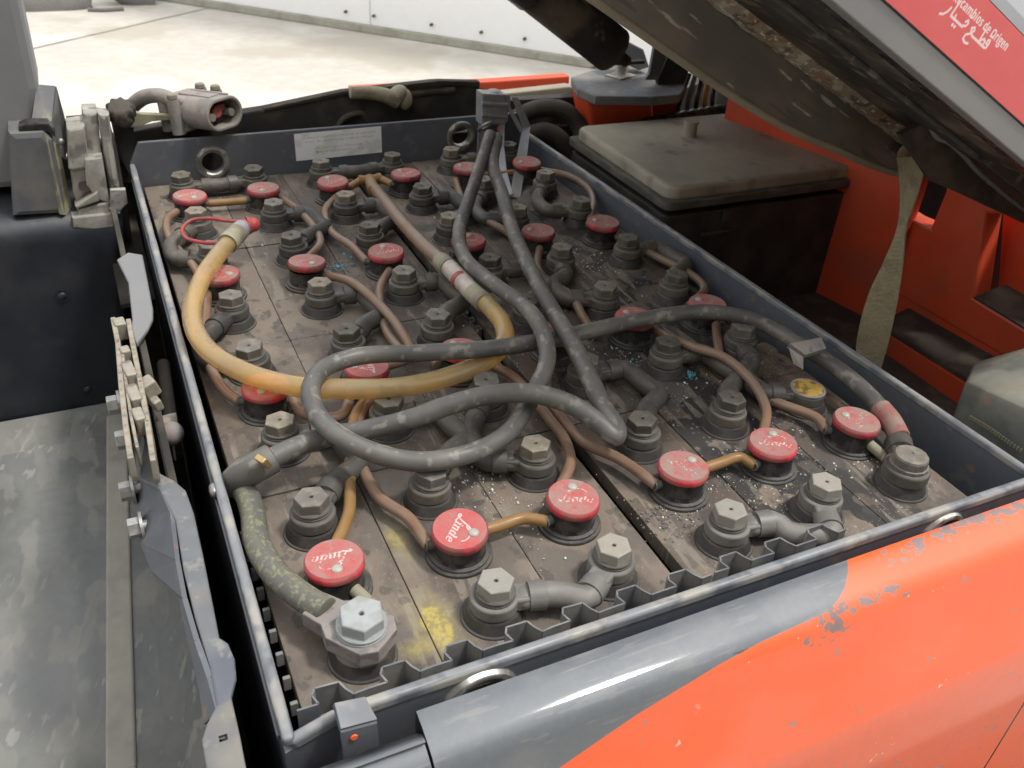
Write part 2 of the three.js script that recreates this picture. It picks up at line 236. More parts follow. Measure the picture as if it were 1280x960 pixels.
      c = mix(c, [0.26, 0.25, 0.22], step(0.56, 0.66, fbm(x * 34, y * 13, 0, 35, 4)) * 0.3);
      return c;
    });
    const b = texture(512, 512, (x, y) => 0.8 * fbm(x * 60, y * 60, 0, 3, 4) + 0.2 * (1 - step(0.01, 0.05, Math.abs(fbm(x * 22, y * 12, 0, 91, 2) - 0.5))), false);
    for (const k of [t, b]) k.repeat.set(1 / 0.7, 1 / 0.7);
    return new THREE.MeshStandardMaterial({ map: t, roughness: 0.92, bumpMap: b, bumpScale: 0.0012 });
  })(),
  concrete: (() => {
    const t = texture(1024, 1024, (x, y) => {
      let c = [0.47, 0.44, 0.39].map((v) => v * (0.9 + 0.2 * fbm(x * 80, y * 80, 80, 4, 3)));
      c = mix(c, [0.6, 0.58, 0.53], step(0.45, 0.62, fbm(x * 5, y * 5, 5, 8, 5)) * 0.8);
      c = mix(c, [0.37, 0.33, 0.275], step(0.58, 0.72, fbm(x * 6, y * 6, 6, 23, 5)) * 0.7);
      return c;
    });
    t.repeat.set(1 / 4, 1 / 4); return new THREE.MeshStandardMaterial({ map: t, roughness: 0.85 });
  })(),
  matStrip: material({ c: [0.27, 0.258, 0.215], tile: 0.2, rough: 0.85, bump: 0.0004, grain: 0.15, patches: [{ c: [0.18, 0.175, 0.155], f: 5, at: 0.58, soft: 0.12, amt: 0.6 }] }),
  rubberPale: material({ c: [0.135, 0.128, 0.118], tile: 0.16, rough: 0.62, rvar: 0.12, bump: 0.0003, grain: 0.2, patches: [{ c: [0.20, 0.185, 0.165], f: 5, at: 0.5, soft: 0.16, amt: 0.6 }, { c: [0.06, 0.057, 0.053], f: 9, at: 0.64, soft: 0.07, amt: 0.5 }] }),
  boltPale: material({ c: [0.25, 0.235, 0.205], tile: 0.09, rough: 0.6, rvar: 0.12, bump: 0.00015, grain: 0.18, patches: [{ c: [0.15, 0.14, 0.12], f: 6, at: 0.57, soft: 0.12, amt: 0.6 }] }),
  washer: material({ c: [0.085, 0.078, 0.068], tile: 0.09, rough: 0.7, grain: 0.25, patches: [{ c: [0.16, 0.145, 0.12], f: 6, at: 0.58, soft: 0.1, amt: 0.5 }] }),
  whiteWall: material({ c: [0.82, 0.82, 0.81], tile: 1.2, rough: 0.6, grain: 0.04 }),
  skirting: material({ c: [0.34, 0.33, 0.27], tile: 0.6, rough: 0.8, patches: [{ c: [0.22, 0.2, 0.16], f: 5, at: 0.58, soft: 0.1, amt: 0.7 }] }),
  cloth: material({ c: [0.16, 0.15, 0.14], tile: 0.3, rough: 0.9, bump: 0.002 }),
  connector: material({ c: [0.26, 0.225, 0.20], tile: 0.08, rough: 0.75, bump: 0.0003, patches: [{ c: [0.16, 0.155, 0.145], f: 5, at: 0.55, soft: 0.1, amt: 0.8 }] }),
  lever: material({ c: [0.30, 0.275, 0.19], tile: 0.1, rough: 0.7, patches: [{ c: [0.14, 0.12, 0.085], f: 5, at: 0.57, soft: 0.1, amt: 0.8 }] }),
  yellowSalt: material({ c: [0.42, 0.27, 0.05], tile: 0.03, rough: 0.8, bump: 0.001, grain: 0.6, patches: [{ c: [0.16, 0.10, 0.03], f: 7, at: 0.55, soft: 0.06, amt: 0.9 }] }),
  saltWhite: new THREE.MeshStandardMaterial({ color: new THREE.Color(0.55, 0.55, 0.53), roughness: 0.4 }),
  saltBlue: new THREE.MeshStandardMaterial({ color: new THREE.Color(0.12, 0.36, 0.42), roughness: 0.4 }),
  wireOrange: material({ c: [0.45, 0.2, 0.05], tile: 0.05, rough: 0.5 }),
};

// ---------------------------------------------------------------- the setting: yard floor and white wall behind the truck
const GROUND = -0.9;
{
  const g = new THREE.PlaneGeometry(60, 60).rotateX(-Math.PI / 2).translate(0, GROUND, 0);
  const floor = new THREE.Mesh(boxUV(g), M.concrete); floor.name = 'concrete_floor'; floor.userData.kind = 'structure'; floor.userData.label = 'pale concrete yard floor behind the truck'; scene.add(floor);
  const j0 = at(20, 66, 1, GROUND), j1 = at(262, 10, 1, GROUND), jd = j1.clone().sub(j0).normalize(), jn = V(-jd.z, 0, jd.x).multiplyScalar(0.007);
  j0.addScaledVector(jd, -3); j1.addScaledVector(jd, 3); j0.y = j1.y = GROUND + 0.004;
  const jg = new THREE.BufferGeometry().setFromPoints([j0.clone().add(jn), j1.clone().add(jn), j1.clone().sub(jn), j0.clone().add(jn), j1.clone().sub(jn), j0.clone().sub(jn)]); jg.computeVertexNormals();
  const jm = new THREE.Mesh(boxUV(jg), M.skirting); jm.name = 'floor_joint'; jm.userData = { kind: 'structure', label: 'filled joint line in the concrete yard floor' }; scene.add(jm);
  const a = at(212, 3, 1, GROUND), b = at(750, 88, 1, GROUND), d = b.clone().sub(a).normalize(), n = V(d.z, 0, -d.x);   // n points away from the camera
  if (n.z > 0) n.negate();
  const yaw = Math.atan2(-d.z, d.x), mid = a.clone().lerp(b, 0.5);
  const wall = thing('white_wall', 'plain white panelled wall running diagonally across the yard background', 'wall');
  const L = 16, H = 3.2, w = new THREE.Group(); wall.position.copy(mid).addScaledVector(n, 0.06); wall.rotation.y = yaw;
  for (let k = 0; k < 6; k++) part('wall_panel', rbox(L / 6 - 0.004, H - 0.05, 0.08, 0.004, 1).translate(-L / 2 + (k + 0.5) * L / 6, 0.05 + (H - 0.05) / 2, 0), M.whiteWall, wall);
  part('skirting', rbox(L, 0.05, 0.11, 0.008, 1).translate(0, 0.025, 0), M.skirting, wall, 'grey green dusty base board');
  for (const [u, v] of [[445, 33], [475, 40], [548, 50], [658, 70], [604, 62]]) {
    const p = at(u, v - 4, 2, mid.z), q = at(u, v, 1, GROUND), s = q.sub(mid).dot(d);
    part('bolt', between(cyl(0.009, 0.009, 0.03, 10), V(s, 0.11, 0.03), V(s, 0.11, 0.06)), M.grime, wall);
  }
  // cloth and a cord lying on the yard floor, far left
  const c = at(75, 9, 1, GROUND), g1 = new THREE.SphereGeometry(0.22, 20, 12);
  const pp = g1.attributes.position;
  for (let i = 0; i < pp.count; i++) { const x = pp.getX(i), y = pp.getY(i), z = pp.getZ(i), k = 0.75 + 0.6 * fbm(x * 6 + 9, z * 6 + y * 5 + 9, 0, 3, 3); pp.setXYZ(i, x * k * 1.3, Math.max(0, y) * k * 0.7, z * k * 0.6); }
  g1.computeVertexNormals(); xf(g1, [c.x - 0.1, GROUND, c.z]);
  const g2 = xf(new THREE.ConeGeometry(0.12, 0.42, 12), [c.x + 0.36, GROUND + 0.08, c.z - 0.05], [0, 0.3, 1.25]);
  solo('rag_heap', merge([boxUV(g1), boxUV(g2)]), M.cloth, 'crumpled dark grey heap lying on the far concrete floor', 'rag');
  solo('cord', tube([at(110, 12, 1, GROUND + 0.012), at(130, 12.5, 1, GROUND + 0.012), at(154, 11, 1, GROUND + 0.012)], 0.012, 8), M.cloth, 'thin dark cord on the far concrete floor beside the heap', 'cord');
}

// added unseen wall behind the camera: keeps low light off faces turned towards it
{
  const w = new THREE.Group(); w.name = 'added_shade_wall'; w.position.set(-1.25, GROUND, 2.55); w.rotation.y = -0.43; scene.add(w); w.userData = { kind: 'structure', label: 'added grey wall behind the viewpoint that blocks low light' };
  part('wall', rbox(9, 3.4, 0.2, 0.01, 1).translate(0, 1.7, 0.1), M.skirting, w);
}
// ---------------------------------------------------------------- battery: pitch of the cells, read from the photograph
const PITCH = 0.0815, GAP = 0.0092, POLE = 0.055;
const cx = (i) => (i - 2.5) * PITCH + (i > 2 ? GAP / 2 : -GAP / 2), cz = (j) => (j - 1.5) * 0.2;
const ROW = ['back row', 'second row from the back', 'second row from the front', 'front row'];
const COL = ['leftmost', 'second from left', 'third from left', 'third from right', 'second from right', 'rightmost'];

// tray: sheet-metal box around the cells
{
  const t = thing('battery_tray', 'dark blue grey sheet steel tray holding the battery cells', 'battery tray');
  const yL = 0.028, yF = 0.0535, yN = 0.028, T = 0.005, B = -0.52;
  const nl = [-0.2585, 0.403], nr = [0.281, 0.403], fl = [-0.2545, -0.402], fr = [0.2525, -0.402];
  const wallBetween = (a, b, ya, yb, out, extra = 0) => {
    const A = V(a[0], 0, a[1]), Bp = V(b[0], 0, b[1]), d = Bp.clone().sub(A).normalize(), n = V(-d.z, 0, d.x).multiplyScalar(out * T / 2);
    A.add(n); Bp.add(n); return slab(V(A.x, ya - 0.004, A.z), V(Bp.x, yb - 0.004, Bp.z), V(Bp.x, B, Bp.z), V(A.x, B, A.z), T);
  };
  part('side_wall', wallBetween(fl, nl, yL, 0.021, 1), M.paint, t); part('side_wall', wallBetween(fr, nr, 0.026, 0.026, -1), M.paint, t);
  // near wall with a lifting hole, far wall with two
  const hole = (x, y, r) => { const h = []; for (let k = 0; k < 40; k++) h.push(new THREE.Vector2(x + r * Math.cos(-k / 40 * 6.2832), y + r * Math.sin(-k / 40 * 6.2832))); return h; };
  const nh = at(599, 873, 2, 0.408), f1 = at(266, 203, 2, -0.402), f2 = at(576, 170, 2, -0.402), nh2 = at(1172, 670, 2, 0.408);
  const v2 = (x, y) => new THREE.Vector2(x, y);
  part('end_wall', plateOf([v2(nl[0] - T, B), v2(nr[0] + 0.09, B), v2(nr[0] + 0.09, yN - 0.004), v2(-0.236, yN - 0.004), v2(nl[0] - T, 0.012)], 2, 0.403 + T, T, 0, [hole(nh.x, nh.y, 0.0165)]), M.paint, t);
  part('end_wall', plateOf([v2(fl[0] - T, B), v2(fr[0] + T, B), v2(fr[0] + T, 0.028), v2(fr[0] - 0.012, yF), v2(fl[0] + 0.008, yF), v2(fl[0] - T, 0.028)], 2, -0.402, T, 0.0012, [hole(f1.x, f1.y, 0.0135), hole(f2.x, f2.y, 0.0135)]), M.paint, t);
  // worn rolled rims
  const rimBar = (p, q, w, h) => { const g = rbox(p.distanceTo(q), h, w, Math.min(w, h) * 0.42, 3), d = q.clone().sub(p); return boxUV(xf(g, p.clone().add(q).multiplyScalar(0.5).toArray(), [0, Math.atan2(-d.z, d.x), Math.asin(d.y / d.length())])); };
  part('rim', rimBar(V(fl[0] - T / 2, yL - 0.002, fl[1]), V(nl[0] - T / 2, 0.019, nl[1] + T), 0.0066, 0.0075), M.rim, t, 'worn pale left rim');
  part('rim', rimBar(V(fr[0] + T / 2, 0.024, fr[1]), V(nr[0] + T / 2, 0.024, nr[1] + T), 0.0062, 0.0075), M.rim, t);
  part('rim', rimBar(V(-0.236, yN - 0.0035, 0.403 + T / 2), V(nr[0] + 0.09, yN - 0.0035, 0.403 + T / 2), 0.0066, 0.0085), M.rim, t);
  part('rim', rimBar(V(-0.2600, 0.0155, 0.403 + T / 2), V(-0.2350, yN - 0.0035, 0.403 + T / 2), 0.0066, 0.0085), M.rim, t);
  // left outer ledge below the rim
  part('flange', rimBar(V(fl[0] - T - 0.001, 0.012, fl[1] + 0.01), V(nl[0] - T - 0.001, 0.012, nl[1] - 0.005), 0.002, 0.004), M.paint, t);
  for (const [p, r, zz, s] of [[nh, 0.0165, 0.409, 1], [nh2, 0.0145, 0.4085, 1], [f1, 0.0135, -0.401, 1], [f2, 0.0135, -0.401, 1]])
    part('lifting_ring', lathe([[r - 0.001, -0.007], [r - 0.0005, 0.001], [r + 0.001, 0.003], [r + 0.0035, 0.0035], [r + 0.006, 0.0025], [r + 0.007, 0], [r + 0.007, -0.002]], 40, 0.9).rotateX(Math.PI / 2).translate(p.x, p.y, zz), M.steel, t);
  part('weld_blob', boxUV(xf(new THREE.SphereGeometry(0.004, 10, 8), [at(266, 606, 1, 0.024).x, 0.019, at(266, 606, 1, 0.024).z], [0, 0, 0], [0.8, 1.2, 1.6])), M.steel, t);
  settle(t);
  // paper notice on the far wall: too small in the picture to be read
  const q = [[368, 168], [477, 160], [477, 189], [371, 202]].map(([u, v]) => at(u, v, 2, -0.4)), lab = new THREE.Group();
  const w = q[0].distanceTo(q[1]), h = q[1].distanceTo(q[2]) * 1.12;
  const ink = mask(512, 160, (g) => {
    g.save(); let s = 3; const r = () => (s = (s * 16807) % 2147483647) / 2147483647;
    for (const [x0, x1, y, hh] of [[40, 470, 34, 13], [56, 455, 58, 13], [120, 400, 100, 12], [115, 395, 124, 13]]) for (let x = x0; x < x1;) { const ww = 4 + r() * 7; if (r() > 0.16) { g.globalAlpha = 0.45 + 0.35 * r(); for (let k = 0; k < 2; k++) g.fillRect(x + k * 3, y - hh * (0.55 + 0.35 * r()), 1.6 + r(), hh * (0.5 + 0.3 * r())); g.fillRect(x, y - hh * r() * 0.6 - 3, ww * 0.8, 2); } x += ww; }
    g.globalAlpha = 0.8; g.fillRect(300, 84, 6, 10); g.fillRect(116, 112, 18, 12); g.restore();
  });
  const lt = texture(512, 160, (x, y) => mix(mix([0.85, 0.87, 0.88], [0.66, 0.67, 0.62], step(0.5, 0.7, fbm(x * 8, y * 3, 0, 77)) * 0.7), [0.16, 0.17, 0.2], ink(x, y) * 0.6));
  const m = new THREE.MeshStandardMaterial({ map: lt, roughness: 0.55 });
  const lg = new THREE.BoxGeometry(w, h, 0.0008); const mid = q[0].clone().add(q[1]).add(q[2]).add(q[3]).multiplyScalar(0.25);
  lg.rotateZ(0.012).translate(mid.x, mid.y, -0.4012);
  solo('paper_label', lg, m, 'white paper label with faded small print on the far tray wall', 'label');
}

// cells: a lid each, two pole bushes, jar below
const lidGeo = (w) => { const s = new THREE.Shape(), l = 0.1992 / 2, x = w / 2, r = 0.0022; s.moveTo(-x + r, -l); s.lineTo(x - r, -l); s.quadraticCurveTo(x, -l, x, -l + r); s.lineTo(x, l - r); s.quadraticCurveTo(x, l, x - r, l); s.lineTo(-x + r, l); s.quadraticCurveTo(-x, l, -x, l - r); s.lineTo(-x, -l + r); s.quadraticCurveTo(-x, -l, -x + r, -l); return extrude2(s, 0.012, 0.0006, 2, 3).rotateX(-Math.PI / 2).translate(0, -0.012, 0); };
const LIDW = PITCH - 0.0005, lidG = boxUV(lidGeo(LIDW));
{
  const uv = lidG.attributes.uv, p = lidG.attributes.position;           // one picture per lid, over its whole outline
  for (let i = 0; i < p.count; i++) uv.setXY(i, p.getX(i) / LIDW + 0.5, 0.5 - p.getZ(i) / 0.199);
}
const bushG = lathe([[0, 0.0085], [0.0150, 0.0085], [0.0160, 0.0076], [0.0166, 0.0060], [0.0182, 0.0022], [0.0186, 0.0014], [0.0199, 0.0011], [0.0202, 0], [0.0202, -0.001]], 40);
const jarG = rbox(PITCH - 0.003, 0.36, 0.196, 0.002, 1).translate(0, -0.192, 0);
const lidBump = texture(256, 512, (x, y) => 0.5 * fbm(x * 20, y * 48, 0, 61, 4) + 0.5 * fbm(x * 60, y * 140, 0, 66, 2), false);
const spots = [[546, 782, 0.0105, 0.022], [528, 808, 0.010, 0.006], [497, 675, 0.006, 0.014]].map(([u, v, a, b]) => ({ p: at(u, v, 1, 0), a, b }));
function lidTexture(i, j) {
  const X0 = cx(i) - LIDW / 2, Z0 = cz(j) + 0.0995, own = hash(i, j, 9), own2 = hash(i, j, 19);
  const wet = [[0, 0, 0, 0.05, 0.3, 0.5], [0, 0.15, 0.3, 0.3, 0.55, 0.75], [0, 0.1, 0.25, 0.6, 0.9, 0.95], [0, 0.05, 0.1, 0.35, 0.9, 0.7]][j][i];
  const brown = [0, 0.05, 0.1, 0.3, 0.45, 0.6][i] * (j > 1 ? 1 : 0.5);
  return texture(192, 448, (x, y) => {
    const wx = X0 + x * LIDW, wz = Z0 - y * 0.199, sx = i * 31, k = 0.88 + 0.24 * own;
    let c = [0.098, 0.076, 0.060].map((v) => v * k * (0.82 + 0.36 * fbm(wx * 420 + 300, wz * 420 + 300, 0, 2, 3)));
    c = mix(c, [0.19, 0.154, 0.120], step(0.40, 0.66, fbm(wx * 30 + 40 + sx, wz * 16 + 40, 0, 5, 6)) * 0.8);                  // settled dust
    c = mix(c, [0.075, 0.064, 0.058], step(0.52, 0.64, fbm(wx * 26 + 80 + sx, wz * 26 + 60, 0, 14, 5)) * (0.5 + 0.4 * wet));     // old damp marks
    c = mix(c, [0.15, 0.10, 0.062], step(0.5, 0.66, fbm(wx * 30 + 20, wz * 24 + 90, 0, 44, 5)) * brown);                         // brown acid stain
    c = mix(c, [0.018, 0.017, 0.017], step(0.63 - 0.2 * wet, 0.68 - 0.2 * wet, fbm(wx * 42 + 120, wz * 42 + 20, 0, 24, 5)) * wet); // wet patches
    c = mix(c, [0.05, 0.045, 0.042], step(0.79, 0.81, noise(wx * 120 + own * 90, wz * 120 + 50, 0, 81)) * step(0.55, 0.6, fbm(wx * 60, wz * 60 + 9, 0, 84, 2)) * 0.7);
    c = mix(c, [0.235, 0.205, 0.165], step(0.6, 0.7, fbm(wx * 190 + 60 + sx, wz * 28 + 15 + wx * 60, 0, 91, 4)) * step(0.42, 0.6, fbm(wx * 20 + 7, wz * 20 + 3, 0, 95, 3)) * 0.55);
    c = mix(c, [0.05, 0.043, 0.038], step(0.63, 0.69, fbm(wx * 110 + 30 + sx, wz * 80 + 45, 0, 97, 5)) * 0.5);
    const fleck = step(0.9 - 0.06 * wet, 0.93 - 0.06 * wet, noise(wx * 900 + 500, wz * 900 + 700, 0, 31)) * step(0.5, 0.62, fbm(wx * 50 + 33, wz * 50 + 11, 0, 36, 3));
    c = mix(c, [0.36, 0.35, 0.33], fleck * (0.35 + 0.5 * wet));
    for (const s of spots) {                                                                                                       // yellow paint-like stain
      const dx = (wx - s.p.x) / s.a, dz = (wz - s.p.z) / s.b, r = Math.hypot(dx, dz) + 0.9 * (fbm(wx * 160 + 200, wz * 160 + 300, 0, 51, 4) - 0.5);
      c = mix(c, [0.52, 0.40, 0.055], step(1.0, 0.45, r) * (s.a > 0.0101 ? 0.7 : 0.28) * (0.4 + 0.6 * step(0.35, 0.6, fbm(wx * 500, wz * 500 + 700, 0, 53, 3))));
      c = mix(c, [0.32, 0.27, 0.12], step(1.9, 0.9, r) * 0.3);
    }
    return c;
  });
}
const jarM = M.black;
let cell0 = null;
for (let j = 0; j < 4; j++) for (let i = 0; i < 6; i++) {
  const wetCell = [[4, 2], [5, 2], [4, 3], [5, 3]].some(([a, b]) => a === i && b === j);
  const m = new THREE.MeshStandardMaterial({ map: lidTexture(i, j), roughness: 0.68, bumpMap: lidBump, bumpScale: 0.0004 });
  const state = i === 0 && j === 3 ? 'yellow stained corner' : i === 1 && j === 3 ? 'yellow streaked' : wetCell ? 'black stained' : j === 1 && i > 2 ? 'dark damp' : i > 3 ? 'brown stained' : 'dusty brown grey';
  const label = `${state} battery cell, ${ROW[j]}, ${COL[i]}`;
  let c;
  if (!cell0) {
    c = cell0 = thing('battery_cell', label, 'battery cell', 'cells of the traction battery');
    part('lid', lidG, m, c); part('jar', jarG, jarM, c);
    for (const s of [-1, 1]) part('pole_bush', bushG, M.bush, c).position.z = s * POLE;
  } else {
    c = cell0.clone(); c.name = numbered('battery_cell'); scene.add(c); c.userData = { label, category: 'battery cell', group: 'cells of the traction battery' };
    c.children[0].material = m;
  }
  const tilt = (hash(i, j, 77) - 0.5) * 0.004; c.rotation.set(tilt, 0, (hash(i, j, 78) - 0.5) * 0.006);
  c.position.set(cx(i), (hash(i, j, 79) - 0.5) * 0.0012, cz(j));
}

// filler plugs: base ring, neck, side nipples, red disc with print and a float dome
const word = mask(160, 160, (g) => {
  g.save(); g.translate(80, 102); g.transform(1, 0, -0.35, 1, 0, 0); g.font = 'bold 36px serif'; g.textAlign = 'left';
  g.fillText('inde', -26, 0); g.restore();
  g.lineWidth = 5; g.lineCap = 'round'; g.beginPath(); g.moveTo(66, 66); g.bezierCurveTo(84, 48, 78, 40, 66, 56); g.bezierCurveTo(56, 72, 52, 88, 42, 100); g.bezierCurveTo(30, 108, 24, 98, 34, 96); g.bezierCurveTo(44, 96, 46, 104, 58, 102); g.stroke();
  g.lineWidth = 3; g.beginPath(); g.moveTo(70, 48); g.bezierCurveTo(100, 38, 118, 46, 122, 58); g.stroke();
});
const capTop = (dustAmt, wear, s) => texture(160, 160, (x, y) => {
  const n = fbm(x * 5, y * 5, 0, s, 4), f = fbm(x * 34, y * 34, 0, s + 5, 3);
  let c = mix([0.43, 0.045, 0.05], [0.48, 0.075, 0.075], n);
  c = mix(c, [0.29, 0.165, 0.145], clamp(1.1 * dustAmt * (0.55 + 0.9 * (n - 0.5) + 0.7 * (f - 0.5))));
  c = mix(c, [0.26, 0.2, 0.17], step(0.62, 0.7, fbm(x * 4 + 4, y * 4, 0, s + 11, 4)) * 0.55 * dustAmt);
  const w = word(x, y) * step(wear - 0.08, wear + 0.1, f); return mix(c, [0.62, 0.48, 0.44], w * 0.85);
});
const topM = [[0.6, 0.25, 5], [0.95, 0.4, 6], [1.1, 0.52, 7], [1.4, 0.64, 8], [1.25, 0.55, 9]].map(([a, b, s]) => { const t = capTop(a, b, s * 13); t.wrapS = t.wrapT = THREE.ClampToEdgeWrapping; return new THREE.MeshStandardMaterial({ map: t, roughness: 0.8 }); });
const capTopG = new THREE.CylinderGeometry(0.0172, 0.0176, 0.0008, 48); { const g = capTopG, p = g.attributes.position, uv = g.attributes.uv; for (let i = 0; i < p.count; i++) uv.setXY(i, p.getX(i) / 0.036 + 0.5, 0.5 - p.getZ(i) / 0.036); }
const discG = lathe([[0, 0.0178], [0.0166, 0.0178], [0.0181, 0.0186], [0.0184, 0.0195], [0.0184, 0.0228], [0.0178, 0.0240], [0.0174, 0.0243], [0, 0.0243]], 48, 0.9);
const neckG = merge([lathe([[0.0168, 0.018], [0.0168, 0.006], [0.0176, 0.0045], [0.0176, 0.003]], 40)]);
const ringG = lathe([[0, 0.0042], [0.0188, 0.0042], [0.0200, 0.0036], [0.0202, 0.0022], [0.0222, 0.0018], [0.0224, 0], [0.0224, -0.001]], 44);
const domeG = boxUV(xf(new THREE.SphereGeometry(0.0036, 18, 8, 0, 6.2832, 0, Math.PI / 2), [0.0, 0.0247, -0.0095], [0, 0, 0], [1, 0.55, 1]));
const nippleG = merge([rod(V(0.014, 0.0115, 0), V(0.0215, 0.0115, 0), 0.0033, 12), boxUV(xf(new THREE.TorusGeometry(0.0034, 0.0008, 8, 16), [0.0215, 0.0115, 0], [0, Math.PI / 2, 0]))]);
const stubG = merge([rod(V(0.014, 0.0105, 0), V(0.031, 0.0065, 0), 0.0042, 16), boxUV(xf(new THREE.SphereGeometry(0.0047, 16, 10), [0.0305, 0.0066, 0], [0, 0, 0], [0.5, 1, 1]))]);
// per plug: print variant, turn, directions of its nipples (degrees, 0 = right, 90 = away)
const PL = {
  '0,0': [4, 200, [5, 215], 'dusty red filler plug beside the far left lifting ring, back row leftmost'],
  '1,0': [3, 160, [185, -20], 'dusty red filler plug at the right end of the short ochre hose'],
  '2,0': [4, 20, [10, 262], 'dusty red filler plug left of the hose tee, back row third from left'],
  '3,0': [2, 30, [180], 'red filler plug right of the hose tee, back row third from right'],
  '4,0': [3, 60, [200], 'red filler plug partly behind the left grey cable, back row second from right'],
  '5,0': [3, 100, [190, -10], 'red filler plug behind the metal clip strip, back row rightmost'],
  '0,1': [2, 240, [140, 220], 'red filler plug behind the thick amber hose, second row from back leftmost'],
  '1,1': [3, 200, [100, -30], 'dusty red filler plug with a white dome near its front edge, second row from back'],
  '2,1': [2, 0, [160, 260], 'red filler plug with a white dome at its back edge, second row from back'],
  '3,1': [2, 330, [190], 'shaded red filler plug under the left descending grey cable, second row from back'],
  '4,1': [3, 70, [150, 250], 'dust topped red filler plug between the right descending cable and a bent link'],
  '5,1': [3, 60, [110, -60], 'dust topped red filler plug by the right tray wall, second row from back'],
  '0,2': [1, 150, [170, -25], 'bright red filler plug under the lower edge of the amber hose, far left'],
  '1,2': [1, 80, [150, -80], 'red filler plug mostly hidden under the amber hose and the cable'],
  '2,2': [2, 20, [160], 'dull red filler plug whose back edge shows above the horizontal cable, third from left'],
  '3,2': [3, 20, [120], 'red filler plug mostly hidden between the grey cables at the battery centre'],
  '4,2': [1, 20, [60], 'red filler plug crossed by the long grey cable beside blue crystals'],
  '5,2': [3, 30, [120, -85], 'dusty red filler plug crossed by the long cable at the right wall'],
  '0,3': [1, 175, [80], 'large pale red filler plug with upside down lettering at the front left corner'],
  '1,3': [0, 225, [170, 10], 'bright red filler plug with clear white sideways lettering, front row'],
  '2,3': [2, 338, [192, 88], 'red filler plug with scuffed lettering and dome at its back edge, front row'],
  '3,3': [3, 290, [176, 14], 'red filler plug with worn print right of the wide dark gap, front row'],
  '4,3': [2, 325, [196, 70], 'red filler plug with slanting worn lettering joined by the ochre hose, front row'],
  '5,3': [3, 35, [150], 'red filler plug with dark stub below it beside the red sleeved cable end'],
};
const discTones = [[1, 1, 1], [0.82, 0.9, 0.95], [1.12, 1.2, 1.2], [0.7, 0.95, 0.95]].map(([r, g, b]) => { const c = M.red.clone(); c.color.setRGB(r, g, b); return c; });
let plug0 = null; const plugRad = (a) => a * Math.PI / 180;
for (let j = 0; j < 4; j++) for (let i = 0; i < 6; i++) {
  const [variant, turn, nips, label] = PL[`${i},${j}`]; let c;
  if (!plug0) {
    c = plug0 = thing('filler_plug', label, 'filler plug', 'red filler plugs of the battery');
    part('base_ring', ringG, M.bush, c); part('neck', neckG, M.black, c); const d = part('disc', discG, M.red, c);
    part('printed_face', capTopG, topM[0], d).position.y = 0.0244; part('float_dome', domeG, M.dome, d);
  } else { c = plug0.clone(); c.name = numbered('filler_plug'); scene.add(c); c.userData = { label, category: 'filler plug', group: 'red filler plugs of the battery' }; while (c.children.length > 3) c.remove(c.children[3]); }
  const disc = c.children[2]; disc.rotation.set((hash(i, j, 5) - 0.5) * 0.11, plugRad(turn), (hash(i, j, 6) - 0.5) * 0.11); disc.material = discTones[Math.floor(hash(i, j, 7) * 4)];
  disc.children[0].material = topM[variant];
  nips.forEach((a) => { part('nipple', nippleG, M.washer, c).rotation.y = plugRad(a); });
  if (i === 0 && j === 3) part('blind_stub', stubG, M.lever, c).rotation.y = plugRad(-62);
  if (i === 5 && j === 3) part('blind_stub', stubG, M.lever, c).rotation.y = plugRad(-75);
  c.position.set(cx(i), 0, cz(j));
}

// ---------------------------------------------------------------- links between the poles
const hexShape = new THREE.Shape(); for (let k = 0; k < 6; k++) hexShape[k ? 'lineTo' : 'moveTo'](0.0115 * Math.cos(k * Math.PI / 3), 0.0115 * Math.sin(k * Math.PI / 3));
hexShape.holes.push(new THREE.Path().absarc(0, 0, 0.0012, 0, Math.PI * 2, true));
const hexG = boxUV(extrude2(hexShape, 0.0095, 0.0011, 3, 6).rotateX(-Math.PI / 2).translate(0, 0.0200, 0));
const boltG = merge([hexG, rod(V(0, 0.0222, 0), V(0, 0.0245, 0), 0.004, 8)]), washerG = merge([lathe([[0, 0.0218], [0.0120, 0.0218], [0.0125, 0.0212], [0.0125, 0.0202], [0.0117, 0.0196], [0.0126, 0.0190], [0.0126, 0.0178], [0, 0.0182]], 36)]);
const domeBoltG = lathe([[0, 0.0300], [0.0010, 0.0300], [0.0012, 0.0308], [0.0095, 0.0304], [0.0118, 0.0295], [0.0126, 0.028], [0.0128, 0.0225], [0.0142, 0.0222], [0.0142, 0.0195], [0, 0.0195]], 14, 0.35);
const lugG = (() => {                                     // ring round the pole and a tongue to +x
  const s = new THREE.Shape(), r = 0.0150, w = 0.0076; const a = Math.asin(w / r);
  s.absarc(0, 0, r, a, Math.PI * 2 - a, false); s.lineTo(0.0265, -w * 0.95); s.lineTo(0.0265, w * 0.95); s.closePath();
  const ring = boxUV(extrude2(s, 0.0098, 0.0018, 3, 20).rotateX(-Math.PI / 2).translate(0, 0.0082, 0));
  const collar = boxUV(new THREE.CylinderGeometry(0.0090, 0.0094, 0.0105, 20, 1).rotateZ(Math.PI / 2).translate(0.0262, 0.0128, 0)), neck = boxUV(new THREE.SphereGeometry(0.0086, 18, 12).scale(1.1, 0.72, 1.0).translate(0.0195, 0.0128, 0));
  return merge([ring, collar, neck]);
})();
const LINKS = [];                                          // [from, to, dirA, dirB, bulge points, label]
const pole = (i, j, s) => V(cx(i), 0, cz(j) + s * POLE);
const deg = (a) => V(Math.cos(plugRad(a)), 0, -Math.sin(plugRad(a)));
const boltMats = [M.bolt, M.rubber];
const tint = (m, list) => list.map(([r, g, b]) => { const c = m.clone(); c.color.setRGB(r, g, b); return c; });
